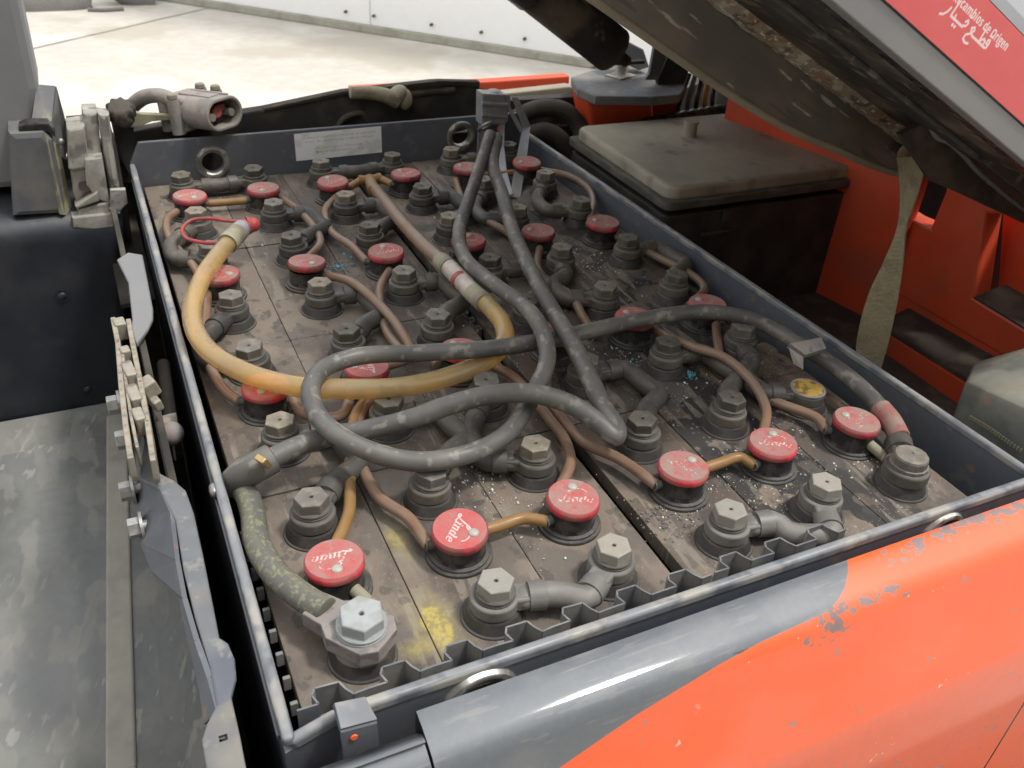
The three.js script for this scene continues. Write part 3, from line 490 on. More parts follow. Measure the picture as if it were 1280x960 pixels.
const boltTones = tint(M.bolt, [[1, 1, 1], [0.72, 0.70, 0.68], [1.18, 1.14, 1.06], [0.55, 0.54, 0.53], [0.9, 0.9, 0.95]]), paleTones = tint(M.boltPale, [[1, 1, 1], [1.1, 1.08, 1.04]]), linkTones = tint(M.rubber, [[1, 1, 1], [0.72, 0.72, 0.74], [1.25, 1.2, 1.12]]);
let lcount = 0, bcount = 0;
function bolts(parent, p, mat, turn, geo = boltG) { const b = part('bolt', geo, mat, parent); b.position.copy(p); b.rotation.set((hash(bcount, 3, 8) - 0.5) * 0.10, turn, (hash(bcount++, 5, 8) - 0.5) * 0.10); if (geo === boltG) part('washer', washerG, mat === M.paleBolt ? mat : M.washer, b); return b; }
function link(A, B, a, b, mids, label, opt = {}) {
  const t = thing('cell_link', label, 'cable link', 'bolted links between the cells');
  const tone = opt.pale ? M.rubberPale : linkTones[Math.floor(hash(lcount, 1, 4) * 3)], wet = A.x > 0.04 && A.z < 0.1 && A.z > -0.2; lcount++;
  [[A, a], [B, b]].forEach(([p, dir], k) => {
    const l = part('lug', lugG, tone, t); l.position.copy(p); l.rotation.y = plugRad(dir);
    if (!(opt.skip === k)) bolts(t, p, opt.pale ? paleTones[k] : boltTones[wet ? [1, 3, 0][lcount % 3] : Math.floor(hash(lcount, k, 6) * 5)], hash(Math.round(p.x * 999), Math.round(p.z * 999), 3) * 1.05);
  });
  const pa = A.clone().addScaledVector(deg(a), 0.026), pa2 = A.clone().addScaledVector(deg(a), 0.035), pb = B.clone().addScaledVector(deg(b), 0.026), pb2 = B.clone().addScaledVector(deg(b), 0.035);
  const pts = [pa, pa2, ...mids, pb2, pb].map((p) => V(p.x, p.y || 0.0128, p.z));
  part('cable', tube(pts, (q) => 0.0080 * (1 + 0.05 * (fbm(q * 9 + lcount, 2, 0, 5, 2) - 0.5)), 16), tone, t);
  if (opt.skip !== undefined) {
    const p = opt.skip ? B : A;
    part('corroded_seat', boxUV(new THREE.CylinderGeometry(0.0125, 0.0125, 0.0022, 24)).translate(p.x, 0.0183, p.z), M.yellowSalt, t, 'yellow crusted empty bolt seat');
    part('seat_rim', boxUV(new THREE.TorusGeometry(0.0135, 0.0013, 8, 32).rotateX(Math.PI / 2).translate(p.x, 0.0185, p.z)), M.lead, t);
  }
  return settle(t);
}
const C = (x, z, y) => V(x, y ?? 0.0128, z);
const bulge = [[-1, 1, 1, 1, -1, -1], [-1, 1, 1, 1, -1, 1], [1, 1, -1, 1, 1, -1]];   // which way each joint bows, row by row
const between3 = ['back two rows', 'two middle rows', 'front two rows'];
for (let j = 0; j < 3; j++) for (let i = 0; i < 6; i++) {
  const A = pole(i, j, 1), B = pole(i, j + 1, -1), s = bulge[j][i], zm = (A.z + B.z) / 2;
  const dirA = s > 0 ? -6 : 192, dirB = s > 0 ? 52 : 122;
  const miss = i === 5 && j === 2, alt = i === 4 && j === 1;
  const flip = s < 0;                                      // left bows leave downwards and enter from the left
  const a2 = flip ? (miss || alt ? 248 : 232) : dirA, b2 = flip ? 158 : dirB;
  const mids = flip ? [C(A.x - 0.033, zm + 0.002)] : [C(A.x + 0.0415, zm - 0.012), C(A.x + 0.0435, zm + 0.002)];
  const how = miss ? 'grey link with an empty yellow crusted bolt seat' : s > 0 ? 'grey rubber link bowing right' : 'grey rubber link bowing left';
  link(A, B, a2, b2, mids, `${how}, joining the ${between3[j]}, ${COL[i]} column`, miss ? { skip: 1 } : {});
}
for (const i of [0, 2, 4]) link(pole(i, 0, -1), pole(i + 1, 0, -1), -6, 186, [C((cx(i) + cx(i + 1)) / 2, cz(0) - POLE + 0.005)], `straight grey link along the far tray wall, ${['under the left lifting ring', 'below the paper label', 'behind the metal clip'][i / 2]}`);
link(pole(1, 3, 1), pole(2, 3, 1), -14, 214, [C((cx(1) + cx(2)) / 2 + 0.002, cz(3) + POLE + 0.013)], 'light grey curved link with two large bolts by the yellow stain, front row', { pale: true });
link(pole(3, 3, 1), pole(4, 3, 1), -12, 240, [C((cx(3) + cx(4)) / 2 - 0.002, cz(3) + POLE + 0.018, 0.011)], 'pale grey link dipping behind the corrugated spacer, right of the dark gap', { pale: true });

// ---------------------------------------------------------------- thin water hoses from plug to plug
const P = (u, v, y) => at(u, v, 1, y);
const nip = (i, j, a, r = 0.020) => V(cx(i), 0.0115, cz(j)).addScaledVector(deg(a), r);
const hose = (pts, label, mat = M.hose, r = 0.0042) => solo('water_hose', tube(pts, r, 12), mat, label, 'water hose', 'thin filling hoses between the plugs');
hose([nip(0, 0, 5), nip(1, 0, 185)], 'short straight ochre hose between the two leftmost plugs of the back row', M.hoseOchre);
hose([nip(1, 0, -20), P(372, 262, 0.013), P(392, 283, 0.013), P(400, 305, 0.013), nip(1, 1, 100)], 'brown hose bowing right from the second plug of the back row');
hose([nip(0, 0, 215), P(209, 275, 0.012), P(213, 300, 0.012), P(240, 330, 0.012), nip(0, 1, 140)], 'brown hose bowing along the left wall between the first two plugs of the left column');
hose([nip(0, 1, 220), P(258, 430, 0.011), P(266, 465, 0.011), P(285, 492, 0.011), nip(0, 2, 170)], 'brown hose at the left wall passing under the amber hose');
hose([nip(0, 2, -25), P(382, 518, 0.011), P(425, 520, 0.011), nip(1, 2, 215)], 'brown hose right of the bright red plug running under the black cable');
hose([nip(1, 1, -30), P(440, 353, 0.024), P(470, 377, 0.024), P(500, 412, 0.02), P(513, 445, 0.014), nip(1, 2, 40)], 'brown hose running over a bent link toward the centre left plug');
hose([nip(2, 0, 262), P(407, 262, 0.012), P(415, 290, 0.012), P(440, 308, 0.012), nip(2, 1, 160)], 'pinkish brown hose dropping from the plug left of the hose tee');
hose([nip(2, 1, 260), P(475, 360, 0.012), P(478, 395, 0.012), P(487, 420, 0.010), P(508, 440, 0.011), P(540, 445, 0.011), nip(2, 2, 175)], 'pinkish hose dropping straight below the third plug of the second row');
hose([nip(4, 0, 200), P(574, 240, 0.012), P(585, 262, 0.012), P(620, 282, 0.012), nip(4, 1, 150)], 'brown hose looping behind the left grey cable at the back');
hose([nip(5, 0, 190), nip(4, 0, -8)], 'short brown hose behind the metal clip strip, back row', M.hoseOchre);
hose([nip(5, 0, -10), P(712, 220, 0.013), P(735, 235, 0.013), P(742, 252, 0.013), nip(5, 1, 110)], 'brown hose bowing along the right wall near the clip');
hose([nip(4, 1, 250), P(672, 335, 0.012), P(684, 352, 0.011), P(712, 368, 0.012), P(730, 398, 0.012), P(744, 415, 0.011), nip(4, 2, 160)], 'brown hose bending past the dark bolt of the second column from right');
hose([nip(5, 1, -60), P(815, 318, 0.012), P(862, 342, 0.012), P(880, 360, 0.012), nip(5, 2, 110)], 'brown hose along the right wall ending at the cable crossed plug');
hose([nip(5, 2, 265), P(897, 428, 0.010), P(905, 455, 0.009), P(960, 498, 0.010), P(1020, 522, 0.011), nip(5, 3, 150)], 'dark brown hose passing under the bent links to the front right plug');
hose([nip(4, 2, -30), P(860, 432, 0.022), P(905, 447, 0.024), P(942, 480, 0.021), P(957, 510, 0.014), nip(4, 3, 70)], 'tan hose curving over a pale link to the second plug from right, front row');
hose([nip(3, 3, 14), P(897, 580, 0.012), P(925, 572, 0.012), nip(4, 3, 196)], 'short bright ochre hose between two plugs at the front right', M.hoseOchre);
hose([nip(3, 3, 176), P(775, 574, 0.011), P(730, 553, 0.011), P(700, 520, 0.011), P(684, 495, 0.011), nip(3, 2, 230)], 'rust brown hose running left from the worn plug under the grey cable');
hose([nip(2, 3, 88), P(713, 577, 0.011), P(705, 548, 0.012), P(690, 528, 0.012), P(672, 505, 0.012), P(640, 470, 0.011), nip(2, 2, -20)], 'rust brown hose rising behind the scuffed plug left of the dark gap');
hose([nip(1, 3, 10), P(625, 657, 0.011), P(655, 648, 0.011), nip(2, 3, 192)], 'short ochre hose between the two middle plugs of the front row', M.hoseOchre);
hose([nip(1, 3, 170), P(510, 647, 0.011), P(478, 625, 0.011), P(456, 592, 0.011), P(446, 560, 0.011), P(450, 520, 0.011), nip(1, 2, 285)], 'long tan hose curving left from the bright lettered plug');
hose([nip(0, 3, 80), P(436, 640, 0.011), P(437, 600, 0.012), P(438, 560, 0.013), P(444, 520, 0.013), nip(1, 2, 262)], 'straight tan hose rising from the front left plug', M.hoseOchre);

// ---------------------------------------------------------------- filling line: tee, brown pipe, flow indicator, amber hose with its red stopper
{
  const tee = solo('hose_tee', merge([rod(P(450, 226, 0.0125), P(475, 223, 0.0125), 0.0058, 16), rod(P(449, 226, 0.0125), P(453, 225.5, 0.0125), 0.0066, 16), rod(P(471, 223.5, 0.0125), P(476, 223, 0.0125), 0.0066, 16), rod(P(462, 224, 0.0125), P(467, 238, 0.015), 0.0068, 16), rod(nip(2, 0, 10, 0.018), P(450, 226, 0.0125), 0.0046, 12), rod(P(475, 223, 0.0125), nip(3, 0, 180, 0.018), 0.0046, 12)]), M.hoseOchre, 'ochre plastic hose tee between two plugs of the back row', 'hose fitting');
  const t = thing('filling_line', 'thick amber filling hose looping left, with flow indicator and red stopper', 'filling hose');
  part('pipe', tube([P(464, 231, 0.015), P(480, 250, 0.018), P(505, 281, 0.028), P(530, 307, 0.034), P(556, 330, 0.038)], 0.0068, 16), M.hose, t, 'tan brown straight pipe');
  part('indicator', merge([rod(P(560, 333, 0.038), P(592, 367, 0.040), 0.0085, 24)]), M.clear, t, 'clear pinkish flow indicator');
  part('red_float', merge([rod(P(574, 349, 0.039), P(577, 352.5, 0.039), 0.0088, 24)]), M.red, t);
  part('clamp', rod(P(551, 326, 0.0375), P(561, 335, 0.038), 0.0088, 20, 0.0092), M.lever, t); part('clamp', rod(P(591, 366, 0.040), P(606, 379, 0.041), 0.0088, 20, 0.0092), M.lever, t);
  part('hose', tube([P(596, 369, 0.041), P(613, 385, 0.041), P(628, 404, 0.040), P(631, 425, 0.036), P(612, 448, 0.032), P(560, 471, 0.032), P(500, 484, 0.034), P(430, 486, 0.035), P(370, 483, 0.036), P(300, 463, 0.037), P(257, 434, 0.037), P(240, 397, 0.038), P(250, 354, 0.040), P(270, 322, 0.042), P(287, 302, 0.043)], (k) => 0.0079 + 0.0004 * (fbm(k * 30, 2, 0, 6, 3) - 0.5), 20), M.amber, t);
  const a = P(284, 305, 0.043), b = P(297, 291, 0.044), c = P(303, 285, 0.0445), d = P(316, 281, 0.045);
  part('connector_sleeve', rod(a, b, 0.0100, 24, 0.0096), M.lever, t); part('connector_collar', rod(b, c, 0.0096, 24, 0.0086), M.clipMetal, t);
  part('stopper', merge([rod(c, P(309, 283, 0.045), 0.0082, 20, 0.0078), rod(P(309, 282, 0.045), d, 0.0092, 24, 0.0070), boxUV(xf(new THREE.SphereGeometry(0.0072, 16, 10), d.toArray()))]), M.red, t, 'bright red stopper');
  part('stopper_loop', tube([P(305, 277, 0.048), P(285, 276, 0.044), P(258, 273, 0.038), P(238, 276, 0.034), P(228, 286, 0.032), P(232, 297, 0.032), P(252, 303, 0.035), P(275, 304, 0.044)], 0.0019, 10), M.red, t, 'thin red retaining strap');
  settle(t);
}

// ---------------------------------------------------------------- battery cables
{
  const R = 0.0069;
  const t = thing('positive_cable', 'long grey rubber cable looping from the front right terminal to the clip', 'battery cable');
  const Bp = pole(5, 3, 1);
  part('cable', tube([P(613, 168, 0.085), P(601, 205, 0.068), P(586, 250, 0.052), P(574, 290, 0.046), P(583, 325, 0.047), P(620, 357, 0.050), P(658, 385, 0.055), P(679, 418, 0.058), P(684, 452, 0.050), P(664, 497, 0.038), P(634, 542, 0.035), P(586, 567, 0.036), P(520, 577, 0.039), P(455, 561, 0.046), P(408, 532, 0.051), P(388, 495, 0.052), P(402, 463, 0.051), P(445, 446, 0.050), P(530, 441, 0.049), P(610, 436, 0.048), P(690, 424, 0.041), P(735, 414, 0.038), P(820, 396, 0.038), P(885, 390, 0.037), P(945, 401, 0.032), P(1000, 432, 0.028), P(1050, 463, 0.027), P(1092, 500, 0.026), P(1118, 535, 0.021)], (k) => R * (1 + 0.05 * (fbm(k * 60, 1, 0, 4, 3) - 0.5)), 18, 400), M.cable, t);
  const s0 = P(1100, 510, 0.024), s1 = P(1124, 546, 0.019);
  part('red_sleeve', tube([s0, P(1114, 527, 0.022), s1], 0.0083, 18), material({ c: [0.26, 0.10, 0.082], tile: 0.05, rough: 0.7, bump: 0.0002, patches: [{ c: [0.25, 0.18, 0.15], f: 5, at: 0.5, soft: 0.1, amt: 0.8 }] }), t, 'faded red shrink sleeve');
  const lug = lugG.clone(); const dir = s1.clone().sub(Bp); const l = part('lug', lug, M.rubber, t); l.position.copy(Bp); l.scale.set(1.12, 1.15, 1.12); l.rotation.y = Math.atan2(-dir.z, dir.x);
  const b = part('bolt', domeBoltG, M.bolt, t); b.position.copy(Bp).add(V(0, 0.001, 0));
  part('tag', merge([slab(P(985, 432, 0.042), P(1024, 424, 0.043), P(1030, 438, 0.039), P(1004, 446, 0.036), 0.007), slab(P(986, 434, 0.040), P(1004, 446, 0.036), P(1004, 462, 0.028), P(992, 455, 0.029), 0.007)]), M.lead, t, 'bent grey lead tag on the cable');
  settle(t);
}
{
  const t = thing('negative_cable', 'grey rubber cable crossing the cells from the clip to the front left terminal', 'battery cable');
  const Bp = pole(0, 3, 1);
  part('cable', tube([P(621, 172, 0.080), P(616, 205, 0.066), P(627, 240, 0.054), P(640, 285, 0.050), P(662, 335, 0.048), P(692, 390, 0.050), P(716, 430, 0.054), P(738, 475, 0.044), P(756, 512, 0.037), P(771, 537, 0.036), P(768, 546, 0.037), P(752, 532, 0.042), P(714, 506, 0.050), P(665, 492, 0.054), P(610, 494, 0.054), P(560, 507, 0.050), P(510, 525, 0.044), P(460, 537, 0.038), P(405, 547, 0.034), P(360, 563, 0.032), P(328, 580, 0.029)], (k) => R2() * (1 + 0.05 * (fbm(k * 60, 1, 0, 8, 3) - 0.5)), 18, 360), M.cable, t);
  part('sleeve', tube([P(340, 573, 0.030), P(322, 583, 0.028), P(306, 592, 0.022), P(296, 600, 0.015), P(292, 606, 0.009)], 0.0106, 18), M.cable, t, 'dark thick sleeve with brass clip');
  part('brass_clip', boxUV(xf(rbox(0.0045, 0.010, 0.009, 0.0012, 2), P(329, 577, 0.041).toArray(), [0, 0.5, 0.5])), M.brass, t);
  part('terminal_lead', tube([P(298, 604, 0.009), P(308, 618, 0.011), P(316, 642, 0.013), P(322, 680, 0.019), P(345, 718, 0.021), P(378, 746, 0.022), P(408, 764, 0.0225)], 0.0082, 18), M.greenCable, t, 'green crusted terminal lead');
  const dir = P(408, 764, 0.0225).sub(Bp), yaw = Math.atan2(-dir.z, dir.x);
  const s = new THREE.Shape(); [[-0.018, -0.009], [-0.011, -0.016], [0.012, -0.0165], [0.020, -0.0105], [0.034, -0.0095], [0.034, 0.0095], [0.020, 0.0105], [0.012, 0.0165], [-0.011, 0.016], [-0.018, 0.009]].forEach(([x, y], k) => s[k ? 'lineTo' : 'moveTo'](x, y));
  const lug = part('lug', merge([boxUV(extrude2(s, 0.011, 0.001, 2).rotateX(-Math.PI / 2).translate(0, 0.0135, 0)), lathe([[0, 0.0140], [0.0158, 0.0140], [0.0158, 0.0085], [0, 0.0085]], 32)]), M.lead, t, 'bare lead terminal lug'); lug.position.copy(Bp); lug.rotation.y = yaw;
  const b = bolts(t, Bp, M.paleBolt, 0.35); b.userData.label = 'clean pale blue grey bolt'; b.position.copy(Bp).add(V(0, 0.0062, 0)); b.rotation.y = 0.35; b.scale.set(1.14, 1.05, 1.14);
  settle(t);
}
function R2() { return 0.0072; }

// the metal clip that carries the cables at the far right corner
{
  const t = thing('cable_clip', 'grey metal cable clip with bent strip at the far right corner', 'cable clip');
  const z = -0.385, p = (u, v, zz = z) => at(u, v, 2, zz);
  part('clamp_body', plate([[603, 117], [633, 118], [636, 150], [632, 156], [602, 156]], 2, z + 0.012, 0.022, 0.002), M.clipMetal, t);
  part('ridge', merge([rod(p(602, 129, z + 0.013), p(634, 131, z + 0.013), 0.0028, 10), rod(p(602, 143, z + 0.013), p(634, 146, z + 0.013), 0.0028, 10)]), M.clipMetal, t);
  part('rivet', boxUV(xf(new THREE.SphereGeometry(0.011, 20, 12, 0, 6.2832, 0, Math.PI / 2), p(617, 117).toArray(), [0, 0, 0], [1, 0.55, 1])), M.clipMetal, t);
  part('backing_plate', plate([[599, 150], [607, 118], [606, 165], [601, 215], [597, 262], [592, 262], [596, 205]], 2, z - 0.004, 0.003, 0.0004), M.clipMetal, t);
  part('cable_eye', merge([boxUV(xf(new THREE.TorusGeometry(0.0095, 0.0022, 10, 24), p(606, 158, z + 0.018).toArray(), [0.9, 0.3, 0], [0.7, 1.3, 1]))]), M.steel, t);
  const strip = (L, n, th) => { const out = []; for (let k = 0; k + 1 < L.length; k++) out.push(slab(L[k][0], L[k][1], L[k + 1][1], L[k + 1][0], th)); return merge(out); };
  const q = (u, v, y) => at(u, v, 1, y);
  part('bent_strip', strip([[p(640, 122, -0.376), p(647, 122, -0.376)], [p(644, 133, -0.373), p(652, 132, -0.373)], [p(653, 160, -0.368), p(663, 158, -0.368)], [p(645, 200, -0.320), p(658, 200, -0.320)], [p(637, 246, -0.244), p(650, 248, -0.244)]], 2, 0.0018), M.clipMetal, t);
  part('bent_strip', strip([[p(633, 119, -0.378), p(637, 119, -0.378)], [p(634, 136, -0.374), p(638, 134, -0.374)], [p(650, 166, -0.366), p(654, 162, -0.366)]], 2, 0.0018), M.clipMetal, t);
  part('inner_strip', strip([[p(624, 150, -0.382), p(631, 148, -0.382)], [p(623, 185, -0.345), p(630, 184, -0.345)], [p(623, 215, -0.30), p(633, 213, -0.30)], [p(634, 246, -0.245), p(641, 243, -0.245)]], 2, 0.0018), M.clipMetal, t);
  part('orange_tape', slab(p(622, 158, -0.376), p(628, 158, -0.376), p(627, 170, -0.372), p(621, 170, -0.372), 0.002), M.orange, t);
  settle(t);
}

// corrugated plastic spacers wedged between cells and tray
{
  const zig = (x0, x1, n, w, d) => { const pts = []; for (let k = 0; k < n; k++) { const a = x0 + (x1 - x0) * k / n, s = (x1 - x0) / n; pts.push([a, 0], [a + s * 0.30, 0], [a + s * 0.25, d * 0.6], [a + s * 0.31, d], [a + s * 0.66, d * 0.96], [a + s * 0.72, d * 0.4], [a + s * 0.80, 0.0004]); } pts.push([x1, 0]); return pts; };
  const sheet = (pts, th, y0, y1) => { const out = []; for (let k = 0; k + 1 < pts.length; k++) { const a = pts[k], b = pts[k + 1]; out.push(slab(V(a[0], y1, a[1]), V(b[0], y1, b[1]), V(b[0], y0, b[1]), V(a[0], y0, a[1]), th)); } return merge(out); };
  const zW = 0.4012;
  const mk = (x0, x1, n, label, tilt) => { const s = sheet(zig(x0, x1, n, 0, -0.0100).map(([x, d]) => [x, zW - 0.0078 + d + 0.0009 * (noise(x * 60 + 9, 3, 0, 5) - 0.5)]), 0.0011, 0.0004, 0.0220 + tilt); return solo('corrugated_spacer', s, M.spacer, label, 'spacer', 'corrugated spacers along the front edge'); };
  mk(-0.2535, 0.003, 7, 'grey corrugated plastic spacer along the front edge, left of the dark gap', 0);
  mk(0.0055, 0.112, 3, 'grey corrugated plastic spacer along the front edge, right of the dark gap', 0.001);
  // left side: thin ribbed strip between lids and wall
  const L = []; for (let k = 0; k < 9; k++) { const z = 0.235 + k * 0.0175; L.push(rbox(0.0042, 0.010, 0.0025, 0.0004, 1).translate(-0.2522, 0.0, z)); }
  solo('ribbed_strip', merge(L), M.spacer, 'thin ribbed plastic strip between front left cells and the left wall', 'spacer');
  // centre gap strip and a stray piece of corrugated spacer
  const G2 = sheet(zig(-0.10, 0.03, 8, 0, 0.006).map(([x, d]) => [x, d]), 0.0009, -0.02, -0.001); G2.rotateY(Math.PI / 2).translate(-0.003, 0, -0.06);
  solo('gap_spacer', boxUV(G2), M.spacer, 'thin corrugated strip inside the dark central gap under the flow indicator', 'spacer');
}

// salt crystals and crumbs lying on the lids
{
  const crumb = new THREE.IcosahedronGeometry(1, 0), mtx = new THREE.Matrix4(), q = new THREE.Quaternion();
  const blocked = (x, z) => { for (let i = 0; i < 6; i++) for (let j = 0; j < 4; j++) for (const s of [-1, 0, 1]) if (Math.hypot(x - cx(i), z - cz(j) - s * POLE) < 0.0215) return true; return false; };
  const scatter = (name, n, mat, label, category, pick, size) => {
    const im = new THREE.InstancedMesh(crumb, mat, n); im.name = name; let k = 0, guard = 0;
    while (k < n && guard++ < 90000) {
      const [x, z] = pick(); if (Math.abs(x) > 0.245 || Math.abs(z) > 0.385 || blocked(x, z)) continue;
      const s = size * (0.4 + 1.4 * rnd() * rnd()); q.setFromEuler(new THREE.Euler(rnd() * 6, rnd() * 6, rnd() * 6));
      mtx.compose(V(x, s * 0.4, z), q, V(s * (0.7 + rnd()), s * 0.7, s)); im.setMatrixAt(k++, mtx);
    }
    im.count = k; im.userData = { kind: 'stuff', label, category }; scene.add(im);
  };
  const gauss = () => (rnd() + rnd() + rnd() - 1.5) / 1.5;
  const hot = [[850, 470, 0.07], [960, 600, 0.05], [880, 600, 0.05], [1000, 560, 0.05], [780, 440, 0.05], [930, 545, 0.05], [860, 640, 0.04], [1080, 570, 0.05], [1110, 600, 0.04], [600, 610, 0.05], [740, 330, 0.05], [660, 640, 0.06]].map(([u, v, r]) => { const p = P(u, v, 0); return [p.x, p.z, r]; });
  scatter('white_crystals', 800, M.saltWhite, 'tiny white salt crystals scattered over the front right cells', 'crystals', () => { if (rnd() < 0.15) return [(rnd() - 0.5) * 0.5, (rnd() - 0.5) * 0.78]; const h = hot[Math.floor(rnd() * hot.length)]; return [h[0] + gauss() * h[2], h[1] + gauss() * h[2]]; }, 0.00072);
  const blue = [[790, 470, 0.016], [800, 455, 0.018], [865, 470, 0.008], [760, 400, 0.012], [440, 320, 0.022], [425, 335, 0.016]].map(([u, v, r]) => { const p = P(u, v, 0); return [p.x, p.z, r]; });
  scatter('blue_crystals', 130, M.saltBlue, 'blue green copper crystals near the cable crossed plugs', 'crystals', () => { const h = blue[Math.floor(rnd() * blue.length)]; return [h[0] + gauss() * h[2], h[1] + gauss() * h[2]]; }, 0.0010);
  const dirt = [[440, 300, 0.03], [425, 335, 0.035], [400, 330, 0.03], [830, 640, 0.04], [935, 460, 0.03], [960, 460, 0.03]].map(([u, v, r]) => { const p = P(u, v, 0); return [p.x, p.z, r]; });
  scatter('grit', 700, M.grip, 'grey grit and crumbs lying between the bolts', 'grit', () => { const h = dirt[Math.floor(rnd() * dirt.length)]; return [h[0] + gauss() * h[2], h[1] + gauss() * h[2]]; }, 0.0008);
}

// ---------------------------------------------------------------- the truck around the battery
const truck = thing('forklift_truck', 'orange and grey forklift truck with its hood raised over the open battery bay', 'forklift');
// near side panel: pressed sheet, grey band above orange, worn along the edge
{
  const prof = (x) => { const k = x < -0.199 ? 1 : 0; return [[k ? 0.436 : 0.418, 0.004], [k ? 0.436 : 0.418, 0.0245], [k ? 0.4375 : 0.4193, 0.0272], [0.430, 0.0252], [0.439, 0.0222], [0.4435, 0.0200], [0.4472, 0.0165], [0.4498, 0.0120], [0.4515, 0.0065], [0.4545, -0.004], [0.460, -0.020], [0.468, -0.042], [0.4735, -0.058], [0.4755, -0.066], [0.4765, -0.085], [0.478, -0.14], [0.478, -0.50]]; };
  const base = prof(0), S = [0]; for (let k = 1; k < base.length; k++) S.push(S[k - 1] + Math.hypot(base[k][0] - base[k - 1][0], base[k][1] - base[k - 1][1]));
  const SL = S[S.length - 1], edge = S[6];
  const X0 = -0.45, X1 = 0.55;
  const build = (xs) => {
    const pos = [], uv = [], idx = [], n = base.length;
    xs.forEach((x) => prof(x).forEach(([z, y], k) => { pos.push(x, y + 0.0008 * Math.sin(x * 9), z); uv.push((x - X0) / (X1 - X0), S[k] / SL); }));
    for (let i = 0; i + 1 < xs.length; i++) for (let k = 0; k + 1 < n; k++) { const a = i * n + k, b = a + n; idx.push(a, a + 1, b, b, a + 1, b + 1); }
    const g = new THREE.BufferGeometry(); g.setAttribute('position', new THREE.Float32BufferAttribute(pos, 3)); g.setAttribute('uv', new THREE.Float32BufferAttribute(uv, 2)); g.setIndex(idx); g.computeVertexNormals(); return g;
  };
  const range = (a, b, n) => Array.from({ length: n + 1 }, (_, k) => a + (b - a) * k / n);
  const BORDER = [[-0.45, 0.20], [-0.2, 0.050], [-0.1312, 0.0264], [-0.1076, 0.0193], [-0.0824, 0.0117], [-0.0563, 0.0061], [-0.0286, 0.0011], [0.0006, -0.0023], [0.0526, -0.0050], [0.0636, -0.0093], [0.0727, -0.0146], [0.0821, -0.0232], [0.0890, -0.0322], [0.091, -0.06]];
  const border = (x) => { for (let k = 0; k + 1 < BORDER.length; k++) if (x <= BORDER[k + 1][0]) { const [a, p] = BORDER[k], [b, q] = BORDER[k + 1]; return p + (q - p) * clamp((x - a) / (b - a)); } return -1; };
  const map = texture(2048, 1024, (u, w) => {
    const x = X0 + u * (X1 - X0), e = w * SL - edge, s = e + edge;
    const grey = mix([0.108, 0.119, 0.131], [0.16, 0.166, 0.168], step(0.40, 0.72, fbm(x * 26 + 50, s * 40 + 3, 0, 3, 5)) * 0.6).map((v) => v * (0.94 + 0.12 * fbm(x * 400 + 400, s * 400, 0, 6, 2)));
    const org = mix([0.80, 0.104, 0.022], [0.78, 0.125, 0.045], step(0.40, 0.72, fbm(x * 8 + 30, s * 14, 0, 13, 4))).map((v) => v * (0.97 + 0.06 * fbm(x * 300 + 400, s * 300, 0, 16, 2)));
    const gap = e - border(x), isO = step(-0.0004, 0.0004, gap); let c = mix(grey, org, isO);
    const ch = fbm(x * 240 + 20, s * 300, 0, 41, 5), ch2 = fbm(x * 70 + 5, s * 110 + 8, 0, 43, 4);
    const b1 = Math.exp(-Math.pow((e + 0.0245 - 0.004 * Math.sin(x * 23)) / 0.0055, 2)) * step(0.085, 0.16, x);                 // worn band on the upper face
    const b2 = Math.exp(-Math.pow((e + 0.001) / 0.0045, 2)) * step(0.03, 0.055, x) * step(0.13, 0.085, x);                       // chips by the painted border
    const b3 = Math.exp(-Math.pow((e - 0.006) / 0.006, 2)) * Math.exp(-Math.pow((x - 0.052) / 0.014, 2)), k = Math.max(b1 * 0.9, b2 * 0.8, b3 * 1.1);
    if (k > 0.1) c = mix(c, mix([0.20, 0.195, 0.185], [0.12, 0.125, 0.13], ch2), step(0.61 - 0.2 * k, 0.65 - 0.2 * k, 0.65 * ch + 0.35 * ch2) * 0.9);
    if (e > 0 && gap > 0) {
      c = mix(c, [0.24, 0.21, 0.2], step(0.86, 0.88, noise(x * 190 + 70, s * 190, 0, 55)) * step(0.66, 0.7, fbm(x * 50 + 9, s * 50, 0, 58, 3)) * 0.85);
      c = mix(c, [0.58, 0.11, 0.06], step(0.6, 0.75, fbm(x * 120 + 60, s * 40, 0, 61, 4)) * 0.16);
      c = mix(c, [0.86, 0.6, 0.5], step(0.92, 0.95, noise(x * 330, s * 330, 0, 66)) * step(0.62, 0.68, fbm(x * 22, s * 22 + 5, 0, 69, 3)) * 0.7);
    }
    if (gap < 0) {
      const sx = x + 0.006 - 1.3 * (e - 0.004); c = mix(c, [0.03, 0.03, 0.032], Math.exp(-Math.pow(sx / 0.016, 2)) * Math.exp(-Math.pow((e - 0.003) / 0.004, 2)) > 0.25 ? step(0.52, 0.6, fbm(x * 90, s * 420, 0, 72, 3)) * 0.7 : 0);
      c = mix(c, [0.27, 0.255, 0.22], step(0.66, 0.72, fbm(x * 40 + 5, s * 420, 0, 75, 4)) * 0.22);
    }
    return c;
  });
  map.wrapS = map.wrapT = THREE.ClampToEdgeWrapping;
  const m = new THREE.MeshPhysicalMaterial({ map, roughness: 0.5, clearcoat: 0.42, clearcoatRoughness: 0.07, side: THREE.DoubleSide });
  part('side_panel', build([...range(-0.199, 0.268, 90)]), m, truck, 'side panel, grey above worn orange');
  part('side_panel', build([...range(X0, -0.2005, 60)]), m, truck);
  part('side_panel', build([...range(0.2705, X1, 60)]), m, truck, 'orange rear side panel');
  // bent tab of the bay edge in front of the tray corner
  const t1 = at(417, 880, 2, 0.409), t2 = at(455, 872, 2, 0.409), t3 = at(470, 900, 2, 0.420), t4 = at(425, 912, 2, 0.420);
